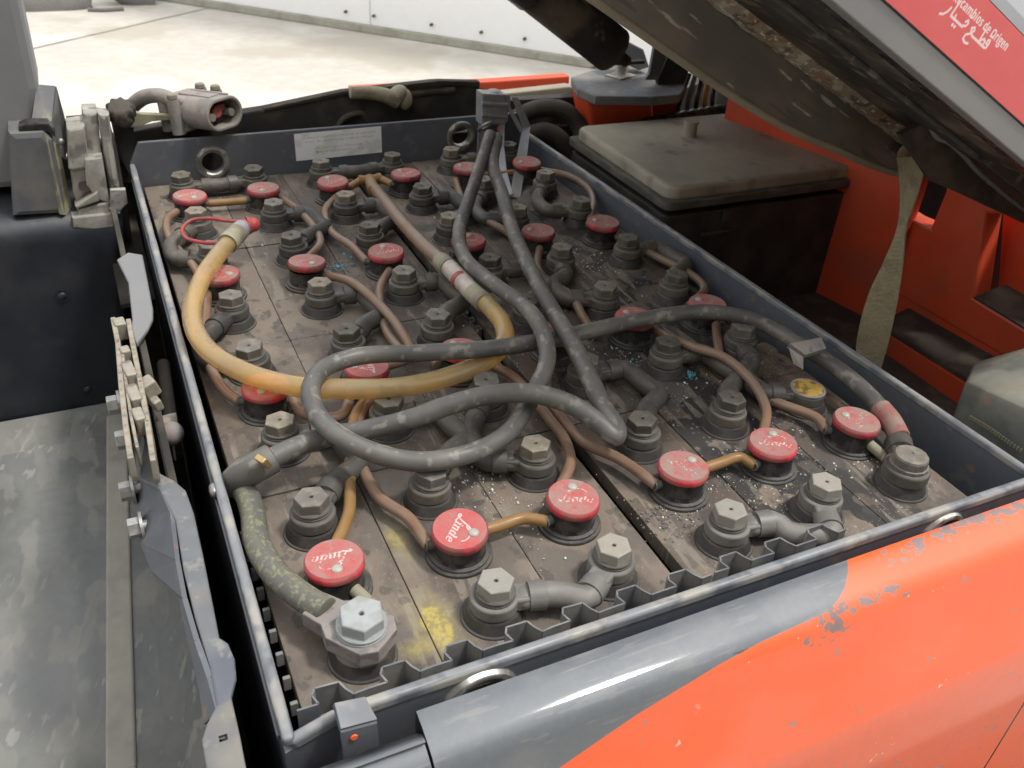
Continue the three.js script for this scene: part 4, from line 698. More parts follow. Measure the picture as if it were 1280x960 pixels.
  part('bent_tab', merge([slab(t1, t2, t3, t4, 0.004), slab(t4, t3, V(t3.x + 0.004, -0.10, 0.4235), V(t4.x + 0.004, -0.10, 0.4235), 0.004)]), M.paint, truck);
  part('paint_spot', boxUV(xf(new THREE.CylinderGeometry(0.0017, 0.0021, 0.0006, 7), [t4.x + 0.006, t4.y - 0.006, 0.4228], [1.53, 0, 0])), M.orange, truck);
}
// floor and walls of the bay
part('bay_floor', rbox(2.2, 0.02, 1.3, 0.002, 1).translate(0.2, -0.55, 0), M.grime, truck);
// left sill: folded flange beside the tray
{
  const Y = 0.012, strip = (L, y, th) => plate(L, 1, y, th, 0.0012);
  part('sill_flange', plate([[146, 324], [160, 315], [178, 318], [184, 348], [191, 385], [191, 398], [185, 411], [171, 430], [164, 414], [165, 398], [160, 352]], 1, Y, 0.004, 0.0015), M.hoodGrey, truck);
  part('sill_flange', plate([[182, 543], [190, 580], [202, 592], [218, 600], [232, 612], [242, 640], [253, 690], [264, 745], [274, 796], [285, 803], [293, 822], [295, 846], [289, 870], [300, 920], [308, 962], [318, 1010], [300, 1010], [284, 930], [270, 880], [262, 834], [243, 770], [229, 712], [219, 650], [198, 610], [172, 596]], 1, Y, 0.004, 0.0015), M.paintDusty, truck);
  part('sill_tab', plate([[289, 872], [300, 920], [308, 962], [258, 962], [252, 925], [258, 905], [270, 882]], 1, Y + 0.003, 0.003, 0.001, [[[270, 919], [286, 914], [288, 926], [272, 931]]]), M.paintDusty, truck, 'slotted end tab');
  const web = (L, dep) => { const out = []; for (let k = 0; k + 1 < L.length; k++) { const a = at(L[k][0], L[k][1], 1, Y - 0.001), b = at(L[k + 1][0], L[k + 1][1], 1, Y - 0.001); out.push(slab(a, b, V(b.x, dep, b.z), V(a.x, dep, a.z), 0.003)); } return merge(out); };
  { const I = [[172, 520], [182, 545], [198, 602], [215, 640], [222, 700], [231, 748], [246, 800], [262, 846], [274, 890]], O = [[150, 470], [158, 545], [165, 600], [174, 640], [178, 680], [192, 714], [226, 748], [252, 860], [258, 905]], o = [];
    for (let k = 0; k + 1 < I.length; k++) { const y = (q) => q > 5 ? -0.004 : -0.028; o.push(slab(at(...I[k], 1, Y - 0.001), at(...I[k + 1], 1, Y - 0.001), at(...O[k + 1], 1, y(k + 1)), at(...O[k], 1, y(k)), 0.003)); }
    part('sill_web', merge(o), M.paint, truck, 'dark blue sloping side of the sill'); }
  // chassis wall under the flange, so that the slot beside the tray is deep and closed
  part('chassis_wall', slab(V(-0.287, 0.004, -0.36), V(-0.287, -0.004, 0.62), V(-0.287, -0.54, 0.62), V(-0.287, -0.54, -0.36), 0.005), M.grime, truck);
  part('bay_end_wall', slab(V(-0.9, 0.03, -0.47), V(0.75, 0.0, -0.47), V(0.75, -0.54, -0.47), V(-0.9, -0.54, -0.47), 0.01), M.grime, truck);
  part('chassis_step', slab(V(-0.30, -0.06, -0.47), V(-0.262, -0.06, -0.47), V(-0.262, -0.10, -0.30), V(-0.30, -0.10, -0.30), 0.006), M.grime, truck);
  // latch linkage with plates, blocks and bolts
  const p = (u, v, y = 0.03) => at(u, v, 1, y), bar = (L, w, h, y) => { const o = []; for (let k = 0; k + 1 < L.length; k++) { const a = p(...L[k], y), b = p(...L[k + 1], y), g = rbox(a.distanceTo(b) + 0.003, h, w, 0.001, 2), d = b.clone().sub(a); o.push(xf(g, a.clone().add(b).multiplyScalar(0.5).toArray(), [0, Math.atan2(-d.z, d.x), 0])); } return merge(o); };
  const lk = thing('latch_linkage', 'dusty metal latch linkage of plates and pins on the left sill', 'latch');
  part('link_plate', bar([[144, 410], [150, 440], [154, 490], [160, 545], [166, 585]], 0.0040, 0.020, 0.026), M.linkage, lk);
  part('link_plate', bar([[163, 412], [170, 450], [178, 490], [187, 540], [194, 588]], 0.0040, 0.020, 0.026), M.linkage, lk);
  part('link_plate', bar([[156, 455], [160, 490], [166, 530], [174, 570]], 0.0024, 0.018, 0.027), M.linkage, lk);
  for (const [u, v, s, t] of [[151, 411, 1, 1.3], [158, 446, 0.8, 1], [163, 470, 0.9, 2.2], [169, 500, 0.9, 2.2], [175, 527, 0.8, 1.6]]) { const a = p(u, v, 0.030); part('link_block', xf(rbox(0.009 * s, 0.016, 0.010 * t, 0.0016, 2), a.toArray(), [0, 0.12, 0]), M.linkage, lk); }
  for (const [u, v] of [[160, 462], [165, 480], [172, 512]]) { const a = p(u, v, 0.034); part('pin', between(cyl(0.0028, 0.0028, 0.013, 12), V(a.x - 0.0065, a.y - 0.006, a.z), V(a.x + 0.0065, a.y - 0.006, a.z)), M.linkage, lk); }
  for (const [u, v, y] of [[141, 506, 0.004], [152, 550, 0.0], [157, 614, -0.016], [168, 660, -0.02]]) {
    const a = p(u, v, y), h = new THREE.Shape(); for (let k = 0; k < 6; k++) h[k ? 'lineTo' : 'moveTo'](0.0072 * Math.cos(k * 1.0472), 0.0072 * Math.sin(k * 1.0472));
    part('bolt', merge([boxUV(extrude2(h, 0.008, 0.0008, 2).rotateY(-Math.PI / 2).translate(a.x + 0.004, a.y, a.z)), between(cyl(0.0105, 0.0105, 0.002, 20), V(a.x + 0.004, a.y, a.z), V(a.x + 0.006, a.y, a.z)), between(cyl(0.004, 0.004, 0.016, 12), V(a.x + 0.005, a.y, a.z), V(a.x + 0.011, a.y, a.z))]), M.zinc, lk);
  }
  { const a = p(186, 484, 0.026); part('castle_nut', merge([xf(rbox(0.012, 0.014, 0.013, 0.002, 2), a.toArray(), [0, 0.3, 0.3]), xf(rbox(0.007, 0.010, 0.016, 0.002, 2), [a.x + 0.002, a.y - 0.010, a.z + 0.006], [0, 0.3, 0.2]), between(cyl(0.004, 0.004, 0.018, 10), V(a.x - 0.014, a.y, a.z), V(a.x, a.y, a.z))]), M.linkage, lk); }
  settle(lk);
  const g = thing('gas_strut', 'small dusty strut end with ball joint in the slot beside the left rim', 'strut');
  part('tube', rod(P(204, 455, -0.03), P(216, 545, -0.03), 0.0055, 14), M.grime, g); part('bracket', plate([[192, 522], [220, 515], [224, 540], [205, 548]], 1, -0.012, 0.003, 0.0004), M.linkage, g);
  part('ball', boxUV(new THREE.SphereGeometry(0.0095, 20, 14).translate(...P(214, 542, -0.01).toArray())), M.grip, g); part('wire', rod(P(216, 553, -0.015), P(219, 575, -0.03), 0.0009, 8), M.steel, g);
  settle(g);
}
// operator's side: mat, dash housing, cowl
{
  const mt = thing('floor_mat', 'dusty grey black rubber floor mat in the operator footwell', 'floor mat'), Y = -0.27;
  part('sheet', rbox(1.1, 0.012, 1.55, 0.004, 1).translate(-0.845, Y - 0.006, 0.405), M.mat, mt);
  const a = P(146, 520, Y), b = P(152, 965, Y), c = P(155, 1080, Y);
part('raised_strip', merge([[a, b], [b, c]].map(([p0, p1]) => { const d = p1.clone().sub(p0), g = rbox(d.length() + 0.002, 0.006, 0.024, 0.0028, 3); return boxUV(xf(g, p0.clone().add(p1).multiplyScalar(0.5).toArray(), [0, Math.atan2(-d.z, d.x), 0])); })), M.matStrip, mt, 'paler raised strip');
  settle(mt);
  part('footwell_floor', rbox(1.1, 0.02, 1.6, 0.002, 1).translate(-0.845, Y - 0.025, 0.405), M.grime, truck);
  const zD = -0.372, tl = at(-60, 262, 2, zD), tr = at(158, 296, 2, zD), mid = at(70, 276, 2, zD);
  const d = thing('dash_housing', 'dark navy plastic dash housing with two screws above the floor mat', 'dash housing');
  // rounded top: profile swept in x
  const prof = [[zD, Y - 0.004], [zD, -0.05], [zD - 0.003, -0.034], [zD - 0.012, -0.022], [zD - 0.028, -0.014], [zD - 0.06, -0.008], [zD - 0.11, -0.004], [zD - 0.11, Y]].map(([z, y]) => new THREE.Vector2(-z, y));
  const x1 = -0.318, g = new THREE.ExtrudeGeometry(new THREE.Shape(prof), { depth: 0.7, bevelEnabled: true, bevelSize: 0.004, bevelThickness: 0.012, bevelSegments: 4, bevelOffset: -0.004 }).rotateY(Math.PI / 2).translate(x1 - 0.712, 0, 0);
  g.applyMatrix4(new THREE.Matrix4().set(1, 0.17, 0, -0.17 * Y, 0, 1, 0, 0, 0, 0, 1, 0, 0, 0, 0, 1)); part('shell', boxUV(toCreasedNormals(g, 0.7)), M.navy, d);
  for (const [u, v] of [[78, 370], [110, 487]]) { const s = at(u, v, 2, zD); part('screw', merge([boxUV(xf(new THREE.SphereGeometry(0.0052, 16, 8, 0, 6.2832, 0, Math.PI / 2), [s.x, s.y, zD], [Math.PI / 2, 0, 0], [1, 0.6, 1])), between(cyl(0.0085, 0.0085, 0.001, 20), V(s.x, s.y, zD), V(s.x, s.y, zD + 0.001))]), M.navy, d); }
  settle(d);
  // grey cowl standing above it
  const cw = thing('cowl', 'smooth light grey cowl panel at the top left corner', 'cowl');
  part('panel', plate([[-160, -120], [8, -60], [25, 0], [38, 60], [49, 112], [46, 160], [40, 235], [-160, 250]], 2, -0.43, 0.10, 0.010), M.cowl, cw);
  part('bracket_plate', merge([slab(at(46, 106, 2, -0.44), at(69, 108, 2, -0.44), at(62, 172, 2, -0.40), at(36, 176, 2, -0.40), 0.003), slab(at(69, 108, 2, -0.44), at(86, 172, 2, -0.46), at(80, 200, 2, -0.46), at(60, 178, 2, -0.41), 0.003)]), M.paintDusty, cw);
  settle(cw);
  const bx = thing('grey_block', 'dusty grey rounded block with a black strap plate on top, under the cowl', 'block');
  part('body', plate([[10, 166], [54, 164], [66, 176], [72, 206], [80, 246], [84, 268], [16, 272]], 2, -0.385, 0.05, 0.007), M.blockGrey, bx);
  part('worn_side', slab(at(55, 168, 2, -0.386), at(72, 182, 2, -0.40), at(90, 270, 2, -0.40), at(76, 268, 2, -0.384), 0.004), M.lever, bx);
  part('top_plate', plate([[22, 168], [24, 158], [34, 154], [60, 154], [69, 164], [69, 172], [60, 166], [26, 168]], 2, -0.39, 0.02, 0.002, [[[40, 166], [51, 166], [51, 162], [40, 162]]]), M.black, bx);
  settle(bx);
  const lt = thing('latch_housing', 'beige dusty latch housing of stacked plastic blocks beside the tray corner', 'latch housing');
  const z = -0.385, Z = (q, zz, dep, bev, mat, nm) => part(nm, plate(q, 2, zz, dep, bev), mat, lt);
  Z([[84, 162], [106, 158], [112, 210], [92, 214], [86, 212]], z, 0.045, 0.003, M.latchPlastic, 'block');
  Z([[88, 212], [108, 208], [112, 236], [96, 256], [91, 240]], z - 0.004, 0.04, 0.003, M.latchPlastic, 'block');
  Z([[104, 142], [122, 141], [128, 200], [106, 200]], z - 0.012, 0.04, 0.003, M.latchPlastic, 'block');
  Z([[106, 199], [128, 196], [137, 254], [122, 250], [108, 232]], z + 0.004, 0.03, 0.002, M.latchPlastic, 'block');
  Z([[122, 142], [137, 144], [141, 180], [150, 236], [138, 238], [130, 196]], z - 0.006, 0.03, 0.006, M.latchPlastic, 'curved_cheek');
  Z([[94, 258], [122, 240], [124, 252], [96, 262]], z + 0.008, 0.02, 0.002, M.latchPlastic, 'block');
  Z([[98, 262], [136, 253], [138, 268], [96, 276]], z + 0.006, 0.03, 0.002, M.latchPlastic, 'block');
  Z([[90, 272], [142, 266], [143, 290], [92, 285]], z + 0.01, 0.03, 0.002, M.latchPlastic, 'block');
  part('dark_shell', plate([[136, 150], [146, 185], [154, 230], [160, 262], [166, 302], [152, 300], [143, 268], [140, 215]], 2, z - 0.012, 0.02, 0.003), M.grime, lt);
  part('slotted_plate', plate([[138, 238], [157, 237], [160, 254], [148, 266], [139, 268]], 2, z + 0.014, 0.008, 0.0008, [[[143, 244], [151, 242], [151, 244], [143, 246]], [[144, 253], [152, 252], [152, 254], [144, 255]]]), M.latchPlastic, lt);
  part('hole_plug', boxUV(new THREE.CylinderGeometry(0.006, 0.006, 0.002, 16).rotateX(Math.PI / 2).translate(...at(105, 232, 2, z + 0.002).toArray())), M.grime, lt);
  part('screw', boxUV(new THREE.SphereGeometry(0.004, 12, 8).translate(...at(76, 177, 2, z - 0.01).toArray())), M.steel, lt);
  part('link_rod', rod(at(84, 152, 2, -0.45), at(108, 150, 2, -0.45), 0.0065, 12), M.grime, lt);
  settle(lt);
}
// far side: sill, orange side, lever and hose behind the tray
{
  const z = -0.452;
  part('far_sill', plate([[120, 182], [150, 168], [210, 156], [330, 137], [430, 116], [545, 103], [600, 104], [600, 160], [330, 210], [120, 235]], 2, z, 0.02, 0.002), M.grime, truck, 'dark far sill');
  part('far_cover', plate([[330, 136], [430, 114], [550, 101], [600, 102], [600, 108], [545, 107], [430, 119], [330, 140]], 2, z + 0.003, 0.012, 0.001), M.brownDirt, truck);
  part('far_recess', merge([tube([at(350, 190, 2, z + 0.004), at(352, 172, 2, z + 0.004), at(370, 165, 2, z + 0.004), at(386, 172, 2, z + 0.004), at(390, 186, 2, z + 0.004)], 0.004, 10), tube([at(420, 172, 2, z + 0.004), at(428, 150, 2, z + 0.004), at(452, 142, 2, z + 0.004), at(462, 160, 2, z + 0.004)], 0.004, 10)]), M.grime, truck);
  part('far_panel', plate([[440, 111], [612, 102], [712, 95], [712, 108], [620, 116], [600, 112], [440, 120]], 2, -0.54, 0.02, 0.002), M.redPaint, truck, 'orange far side panel edge');
  part('far_ledge', plate([[600, 120], [712, 108], [740, 112], [735, 126], [660, 132], [600, 130]], 2, -0.50, 0.02, 0.002), M.dusty, truck, 'dust covered ledge');
  part('bay_rear_corner', plate([[630, 126], [735, 120], [735, 190], [720, 330], [700, 260], [640, 160]], 2, -0.475, 0.02, 0.001), M.grime, truck);
  const lv = thing('release_lever', 'worn ochre release lever lying on the far sill', 'lever');
  part('arm', tube([at(438, 116, 2, z + 0.012), at(462, 116, 2, z + 0.013), at(480, 119, 2, z + 0.014), at(497, 126, 2, z + 0.014)], (k) => 0.0075 + 0.003 * k, 14), M.lever, lv);
  part('knuckle', merge([boxUV(xf(new THREE.SphereGeometry(0.012, 18, 12), at(497, 118, 2, z + 0.012).toArray(), [0, 0, 0.6], [1.2, 0.9, 1])), boxUV(xf(new THREE.SphereGeometry(0.010, 18, 12), at(506, 124, 2, z + 0.012).toArray(), [0, 0, 0], [1, 1.4, 1]))]), M.lever, lv);
  part('fork', rod(at(507, 118, 2, z), at(568, 112, 2, z), 0.005, 10), M.brownDirt, lv); settle(lv);
  solo('bay_hose', tube([at(640, 150, 2, -0.44), at(672, 136, 2, -0.44), at(704, 138, 2, -0.43), at(724, 158, 2, -0.42), at(733, 190, 2, -0.40), at(738, 230, 2, -0.39)], 0.0125, 14), M.grime, 'thick dark hose arching behind the far right tray corner', 'hose');
  solo('bay_hose', tube([at(655, 172, 2, -0.42), at(684, 166, 2, -0.41), at(706, 182, 2, -0.40), at(724, 215, 2, -0.385)], 0.014, 14), M.brownDirt, 'dusty dark hose just behind the right tray rim at the far corner', 'hose');
}
// charging connector lying on the far sill
{
  const t = thing('power_connector', 'grey brown plug connector with oval red lined mouth on the far sill', 'connector');
  const o = at(247, 137, 2, -0.43), f = at(289, 143, 2, -0.385), ax = f.clone().sub(o).normalize();
  const K = new THREE.Group(); K.position.copy(o); t.add(K);
  const up = V(0, 1, 0), zx = new THREE.Matrix4().makeBasis(ax, up.clone().addScaledVector(ax, -up.dot(ax)).normalize(), V().crossVectors(ax, up.clone().addScaledVector(ax, -up.dot(ax)).normalize()));
  const R = new THREE.Quaternion().setFromRotationMatrix(zx), put = (name, g, m) => { g.applyQuaternion(R); g.translate(o.x, o.y, o.z); return part(name, g, m, t); };
  t.remove(K);
  const stad = (w, h) => { const s = new THREE.Shape(), r = h / 2; s.absarc(-(w / 2 - r), 0, r, Math.PI / 2, Math.PI * 1.5, false); s.absarc(w / 2 - r, 0, r, -Math.PI / 2, Math.PI / 2, false); s.closePath(); return s; };
  const W = 0.056, H = 0.037, sh = stad(W, H), inn = stad(W - 0.008, H - 0.008); sh.holes.push(new THREE.Path(inn.getPoints(16)));
  put('mouth_shell', boxUV(extrude2(sh, 0.046, 0.0012, 2, 16).rotateY(Math.PI / 2).translate(0.0, 0, 0)), M.connector);
  put('mouth_floor', boxUV(extrude2(stad(W - 0.007, H - 0.007), 0.004, 0).rotateY(Math.PI / 2).translate(0.022, 0, 0)), M.brownDirt);
  put('red_insert', merge([cyl(0.0065, 0.0065, 0.012, 16).rotateZ(Math.PI / 2).translate(0.032, 0.002, 0.004), rbox(0.012, 0.008, 0.012, 0.002).translate(0.031, 0.005, -0.004)]), material({ c: [0.30, 0.05, 0.05], tile: 0.05, rough: 0.7, patches: [{ c: [0.2, 0.12, 0.1], f: 6, at: 0.55, soft: 0.1, amt: 0.7 }] }));
  for (const s of [-1, 1]) put('contact', cyl(0.0045, 0.0045, 0.014, 14).rotateZ(Math.PI / 2).translate(0.034, -0.002, s * 0.015), M.connector);
  put('body', merge([rbox(0.042, 0.036, 0.050, 0.005, 3).translate(-0.016, 0, 0), rbox(0.050, 0.004, 0.018, 0.001).translate(0.008, 0.018, 0), rbox(0.06, 0.003, 0.004, 0.001).translate(0.012, 0.019, -0.012), rbox(0.03, 0.006, 0.056, 0.002).translate(-0.012, -0.018, 0)]), M.connector);
  for (const [x, z] of [[-0.028, 0.024], [-0.004, 0.030], [-0.018, -0.026], [0.008, -0.026]]) { put('screw_post', cyl(0.0072, 0.0078, 0.040, 16).translate(x, -0.002, z), M.connector); put('screw', lathe([[0, 0.0245], [0.004, 0.0245], [0.0055, 0.023], [0.0062, 0.019], [0, 0.018]], 16).translate(x, 0, z), M.lever); }
  put('red_mark', rbox(0.014, 0.0015, 0.008, 0.0005).translate(-0.012, 0.0188, 0.004), M.red);
  part('cable', tube([at(224, 130, 2, -0.43), at(202, 120, 2, -0.44), at(182, 121, 2, -0.45), at(168, 130, 2, -0.46), at(158, 142, 2, -0.47)], 0.0088, 14), M.connector, t);
  settle(t);
  const kn = thing('knurled_knob', 'dark knurled knob on a worn lever arm left of the connector', 'knob');
  const c = at(151, 139, 2, -0.42), ks = new THREE.Shape(), kp = []; for (let k = 0; k < 72; k++) { const a = k / 72 * 6.2832, r = 0.0148 + 0.0013 * Math.cos(a * 9); kp.push(new THREE.Vector2(r * Math.cos(a), r * Math.sin(a))); }
  const kg = boxUV(toCreasedNormals(extrude2(new THREE.Shape(kp), 0.020, 0.005, 4).rotateX(-Math.PI / 2).rotateX(0.5).translate(c.x, c.y - 0.008, c.z), 0.8));
  part('knob', merge([kg, boxUV(xf(new THREE.SphereGeometry(0.0105, 20, 14), [c.x + 0.002, c.y - 0.006, c.z + 0.008]))]), M.grime, kn);
  part('arm', plate([[160, 138], [176, 142], [212, 144], [215, 150], [190, 152], [176, 158], [164, 160]], 2, -0.425, 0.008, 0.001), M.lever, kn);
  part('post', plate([[136, 140], [166, 140], [170, 200], [162, 222], [150, 200]], 2, -0.432, 0.02, 0.003), M.grime, kn);
  settle(kn);
}
// fuse box behind the right wall
{
  const b = thing('fuse_box', 'black plastic box with a dust covered lid beyond the right tray wall', 'fuse box');
  const y = 0.03, fl = P(722, 172, y), nl = P(826, 262, y), x0 = 0.305, x1 = 0.70, zf = -0.368, zn = -0.118;
  const rr = (w, d, r) => { const s = new THREE.Shape(); s.moveTo(-w / 2 + r, -d / 2); s.lineTo(w / 2 - r, -d / 2); s.quadraticCurveTo(w / 2, -d / 2, w / 2, -d / 2 + r); s.lineTo(w / 2, d / 2 - r); s.quadraticCurveTo(w / 2, d / 2, w / 2 - r, d / 2); s.lineTo(-w / 2 + r, d / 2); s.quadraticCurveTo(-w / 2, d / 2, -w / 2, d / 2 - r); s.lineTo(-w / 2, -d / 2 + r); s.quadraticCurveTo(-w / 2, -d / 2, -w / 2 + r, -d / 2); return s; };
  const W = x1 - x0, D = zn - zf, mx = (x0 + x1) / 2, mz = (zf + zn) / 2;
  part('body', boxUV(extrude2(rr(W - 0.006, D - 0.006, 0.012), 0.2, 0.002).rotateX(-Math.PI / 2).translate(mx, y - 0.222, mz)), M.darkBox, b);
  part('lid_rim', boxUV(extrude2(rr(W + 0.002, D + 0.002, 0.012), 0.011, 0.002, 3).rotateX(-Math.PI / 2).translate(mx, y - 0.014, mz)), M.dustyDark, b);
  const top = extrude2(rr(W - 0.012, D - 0.012, 0.02), 0.019, 0.006, 4).rotateX(-Math.PI / 2).translate(mx, y - 0.006, mz);
  part('lid', boxUV(top), M.lidDust, b, 'beige dust covered lid');
  const s = P(862, 168, y + 0.015); part('stud', merge([cyl(0.0085, 0.0095, 0.020, 18).translate(s.x, y + 0.022, s.z), cyl(0.0100, 0.0100, 0.004, 18).translate(s.x, y + 0.032, s.z)]), M.dusty, b);
  part('back_plate', rbox(0.006, 0.3, 0.33, 0.001, 1).translate(0.606, 0.075, -0.27), M.grime, truck, 'dark plate behind the fuse box');
  const hb = at(905, 285, 2, zn); part('moulded_ledge', rbox(0.05, 0.004, 0.006, 0.0015).translate(hb.x - 0.01, hb.y - 0.004, zn + 0.001), M.darkBox, b); part('moulded_catch', rbox(0.009, 0.014, 0.005, 0.0015).translate(hb.x - 0.002, hb.y + 0.016, zn + 0.0005), M.darkBox, b);
  settle(b);
}
// counterweight casting behind: red wall with window, pocket and dirty ledges
{
  const X = 0.62, px = (L) => L.map(([u, v]) => { const p = at(u, v, 0, X); return new THREE.Vector2(-p.z, p.y); });
  const cwg = thing('counterweight', 'red painted counterweight casting with dirty ledges behind the battery bay', 'counterweight');
  const outline = [[-0.45, 0.22], [-0.45, -0.102], [0.45, -0.090], [0.45, 0.22]].map(([a, b]) => new THREE.Vector2(-a, b)).reverse();
  const win = px([[1124, 214], [1186, 214], [1181, 240], [1163, 284], [1136, 272], [1120, 262]]), pocket = px([[1232, 268], [1330, 268], [1330, 440], [1282, 412], [1217, 372]]);
  part('wall', plateOf(outline, 0, X, 0.030, 0.004, [win, pocket]), M.redPaint, cwg);
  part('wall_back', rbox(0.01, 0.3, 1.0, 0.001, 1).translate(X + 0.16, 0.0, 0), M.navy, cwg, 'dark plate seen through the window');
  part('pocket_back', plateOf(px([[1218, 250], [1350, 250], [1350, 470], [1210, 400]]), 0, X + 0.05, 0.01, 0.001), M.redPaint, cwg);
  part('pocket_sill', slab(at(1217, 373, 0, X + 0.001), at(1330, 441, 0, X + 0.001), at(1330, 441, 0, X + 0.001).add(V(0.055, 0.01, 0)), at(1217, 373, 0, X + 0.001).add(V(0.055, 0.01, 0)), 0.004), M.brownDirt, cwg);
  const L0 = at(1138, 390, 0, X), L1 = at(1262, 445, 0, X);
  part('wall_foot', slab(V(X + 0.012, -0.09, -0.6), V(X + 0.012, -0.08, 0.6), V(X + 0.012, -0.4, 0.6), V(X + 0.012, -0.4, -0.6), 0.02), M.redPaint, cwg);
  part('ledge', slab(V(X, L0.y, L0.z - 0.004), V(X, L1.y - 0.004, 0.45), V(X - 0.066, L1.y - 0.012, 0.45), V(X - 0.060, L0.y - 0.006, L0.z + 0.006), 0.008), M.brownDirt, cwg, 'brown dirt covered ledge');
  part('ledge_front', slab(V(X - 0.0595, L0.y - 0.008, L0.z + 0.0), V(X - 0.0655, L1.y - 0.014, 0.45), V(X - 0.055, -0.20, 0.45), V(X - 0.050, -0.20, L0.z - 0.012), 0.008), M.redPaint, cwg);
  part('ledge_end', slab(V(X, L0.y - 0.004, L0.z - 0.008), V(X - 0.058, L0.y - 0.01, L0.z + 0.002), V(X - 0.05, -0.20, L0.z - 0.008), V(X, -0.20, L0.z - 0.014), 0.006), M.redPaint, cwg);
  part('buttress', slab(V(0.555, 0.13, -0.34), V(X - 0.004, 0.13, -0.03), V(X - 0.004, -0.2, -0.03), V(0.555, -0.2, -0.34), 0.02), M.redPaint, cwg);
  part('trench', slab(V(0.275, -0.142, -0.5), V(0.275, -0.142, 0.45), V(X + 0.02, -0.145, 0.45), V(X + 0.02, -0.145, -0.5), 0.01), M.brownDirt, cwg, 'dirty trench floor');
  settle(cwg);
  const cn = thing('tank', 'dusty grey green rounded tank corner with a hole at the right edge', 'tank');
  const A = at(1217, 484, 0, 0.345), B = at(1310, 526, 0, 0.345), C0 = at(1200, 530, 0, 0.343), D0 = at(1310, 596, 0, 0.343), A1 = at(1226, 461, 0, 0.40), B1 = at(1310, 437, 0, 0.43);
  const cor = [A, B, C0, D0, A1, B1, V(A1.x + 0.01, C0.y, A1.z - 0.005), V(B1.x, D0.y, B1.z)], ball = new THREE.SphereGeometry(0.007, 14, 10), bp = ball.attributes.position, hp = [];
  for (const c of cor) for (let k = 0; k < bp.count; k++) hp.push(V(c.x + bp.getX(k), c.y + bp.getY(k), c.z + bp.getZ(k)));
  part('body', boxUV(toCreasedNormals(new ConvexGeometry(hp), 0.5)), M.canister, cn);
  { const n = B.clone().sub(A).cross(A1.clone().sub(A)).normalize(); if (n.y < 0) n.negate(); const hc = A.clone().lerp(A1, 0.55).addScaledVector(B.clone().sub(A).normalize(), 0.014).addScaledVector(n, 0.0068); part('socket', between(merge([cyl(0.0075, 0.0075, 0.0012, 24)]), hc, hc.clone().addScaledVector(n, 0.0012)), M.black, cn, 'dark round hole'); part('socket_rim', boxUV(xf(new THREE.TorusGeometry(0.0082, 0.0014, 8, 28).applyQuaternion(new THREE.Quaternion().setFromUnitVectors(V(0, 0, 1), n)), hc.toArray())), M.canister, cn); }
  { const L = [[1213, 510], [1225, 517], [1237, 524], [1250, 533], [1264, 543], [1280, 554]]; const o = []; for (let k = 0; k + 1 < L.length; k++) for (let s = 0; s < 4; s++) { const f = s / 4, u = L[k][0] + (L[k + 1][0] - L[k][0]) * f, v = L[k][1] + (L[k + 1][1] - L[k][1]) * f; o.push(xf(rbox(0.0015, 0.004, 0.0022, 0.0005, 1), at(u, v + 12, 0, 0.3365).toArray(), [0, 0, 0])); } part('raised_teeth', merge(o), M.lever, cn); }
  settle(cn);
}
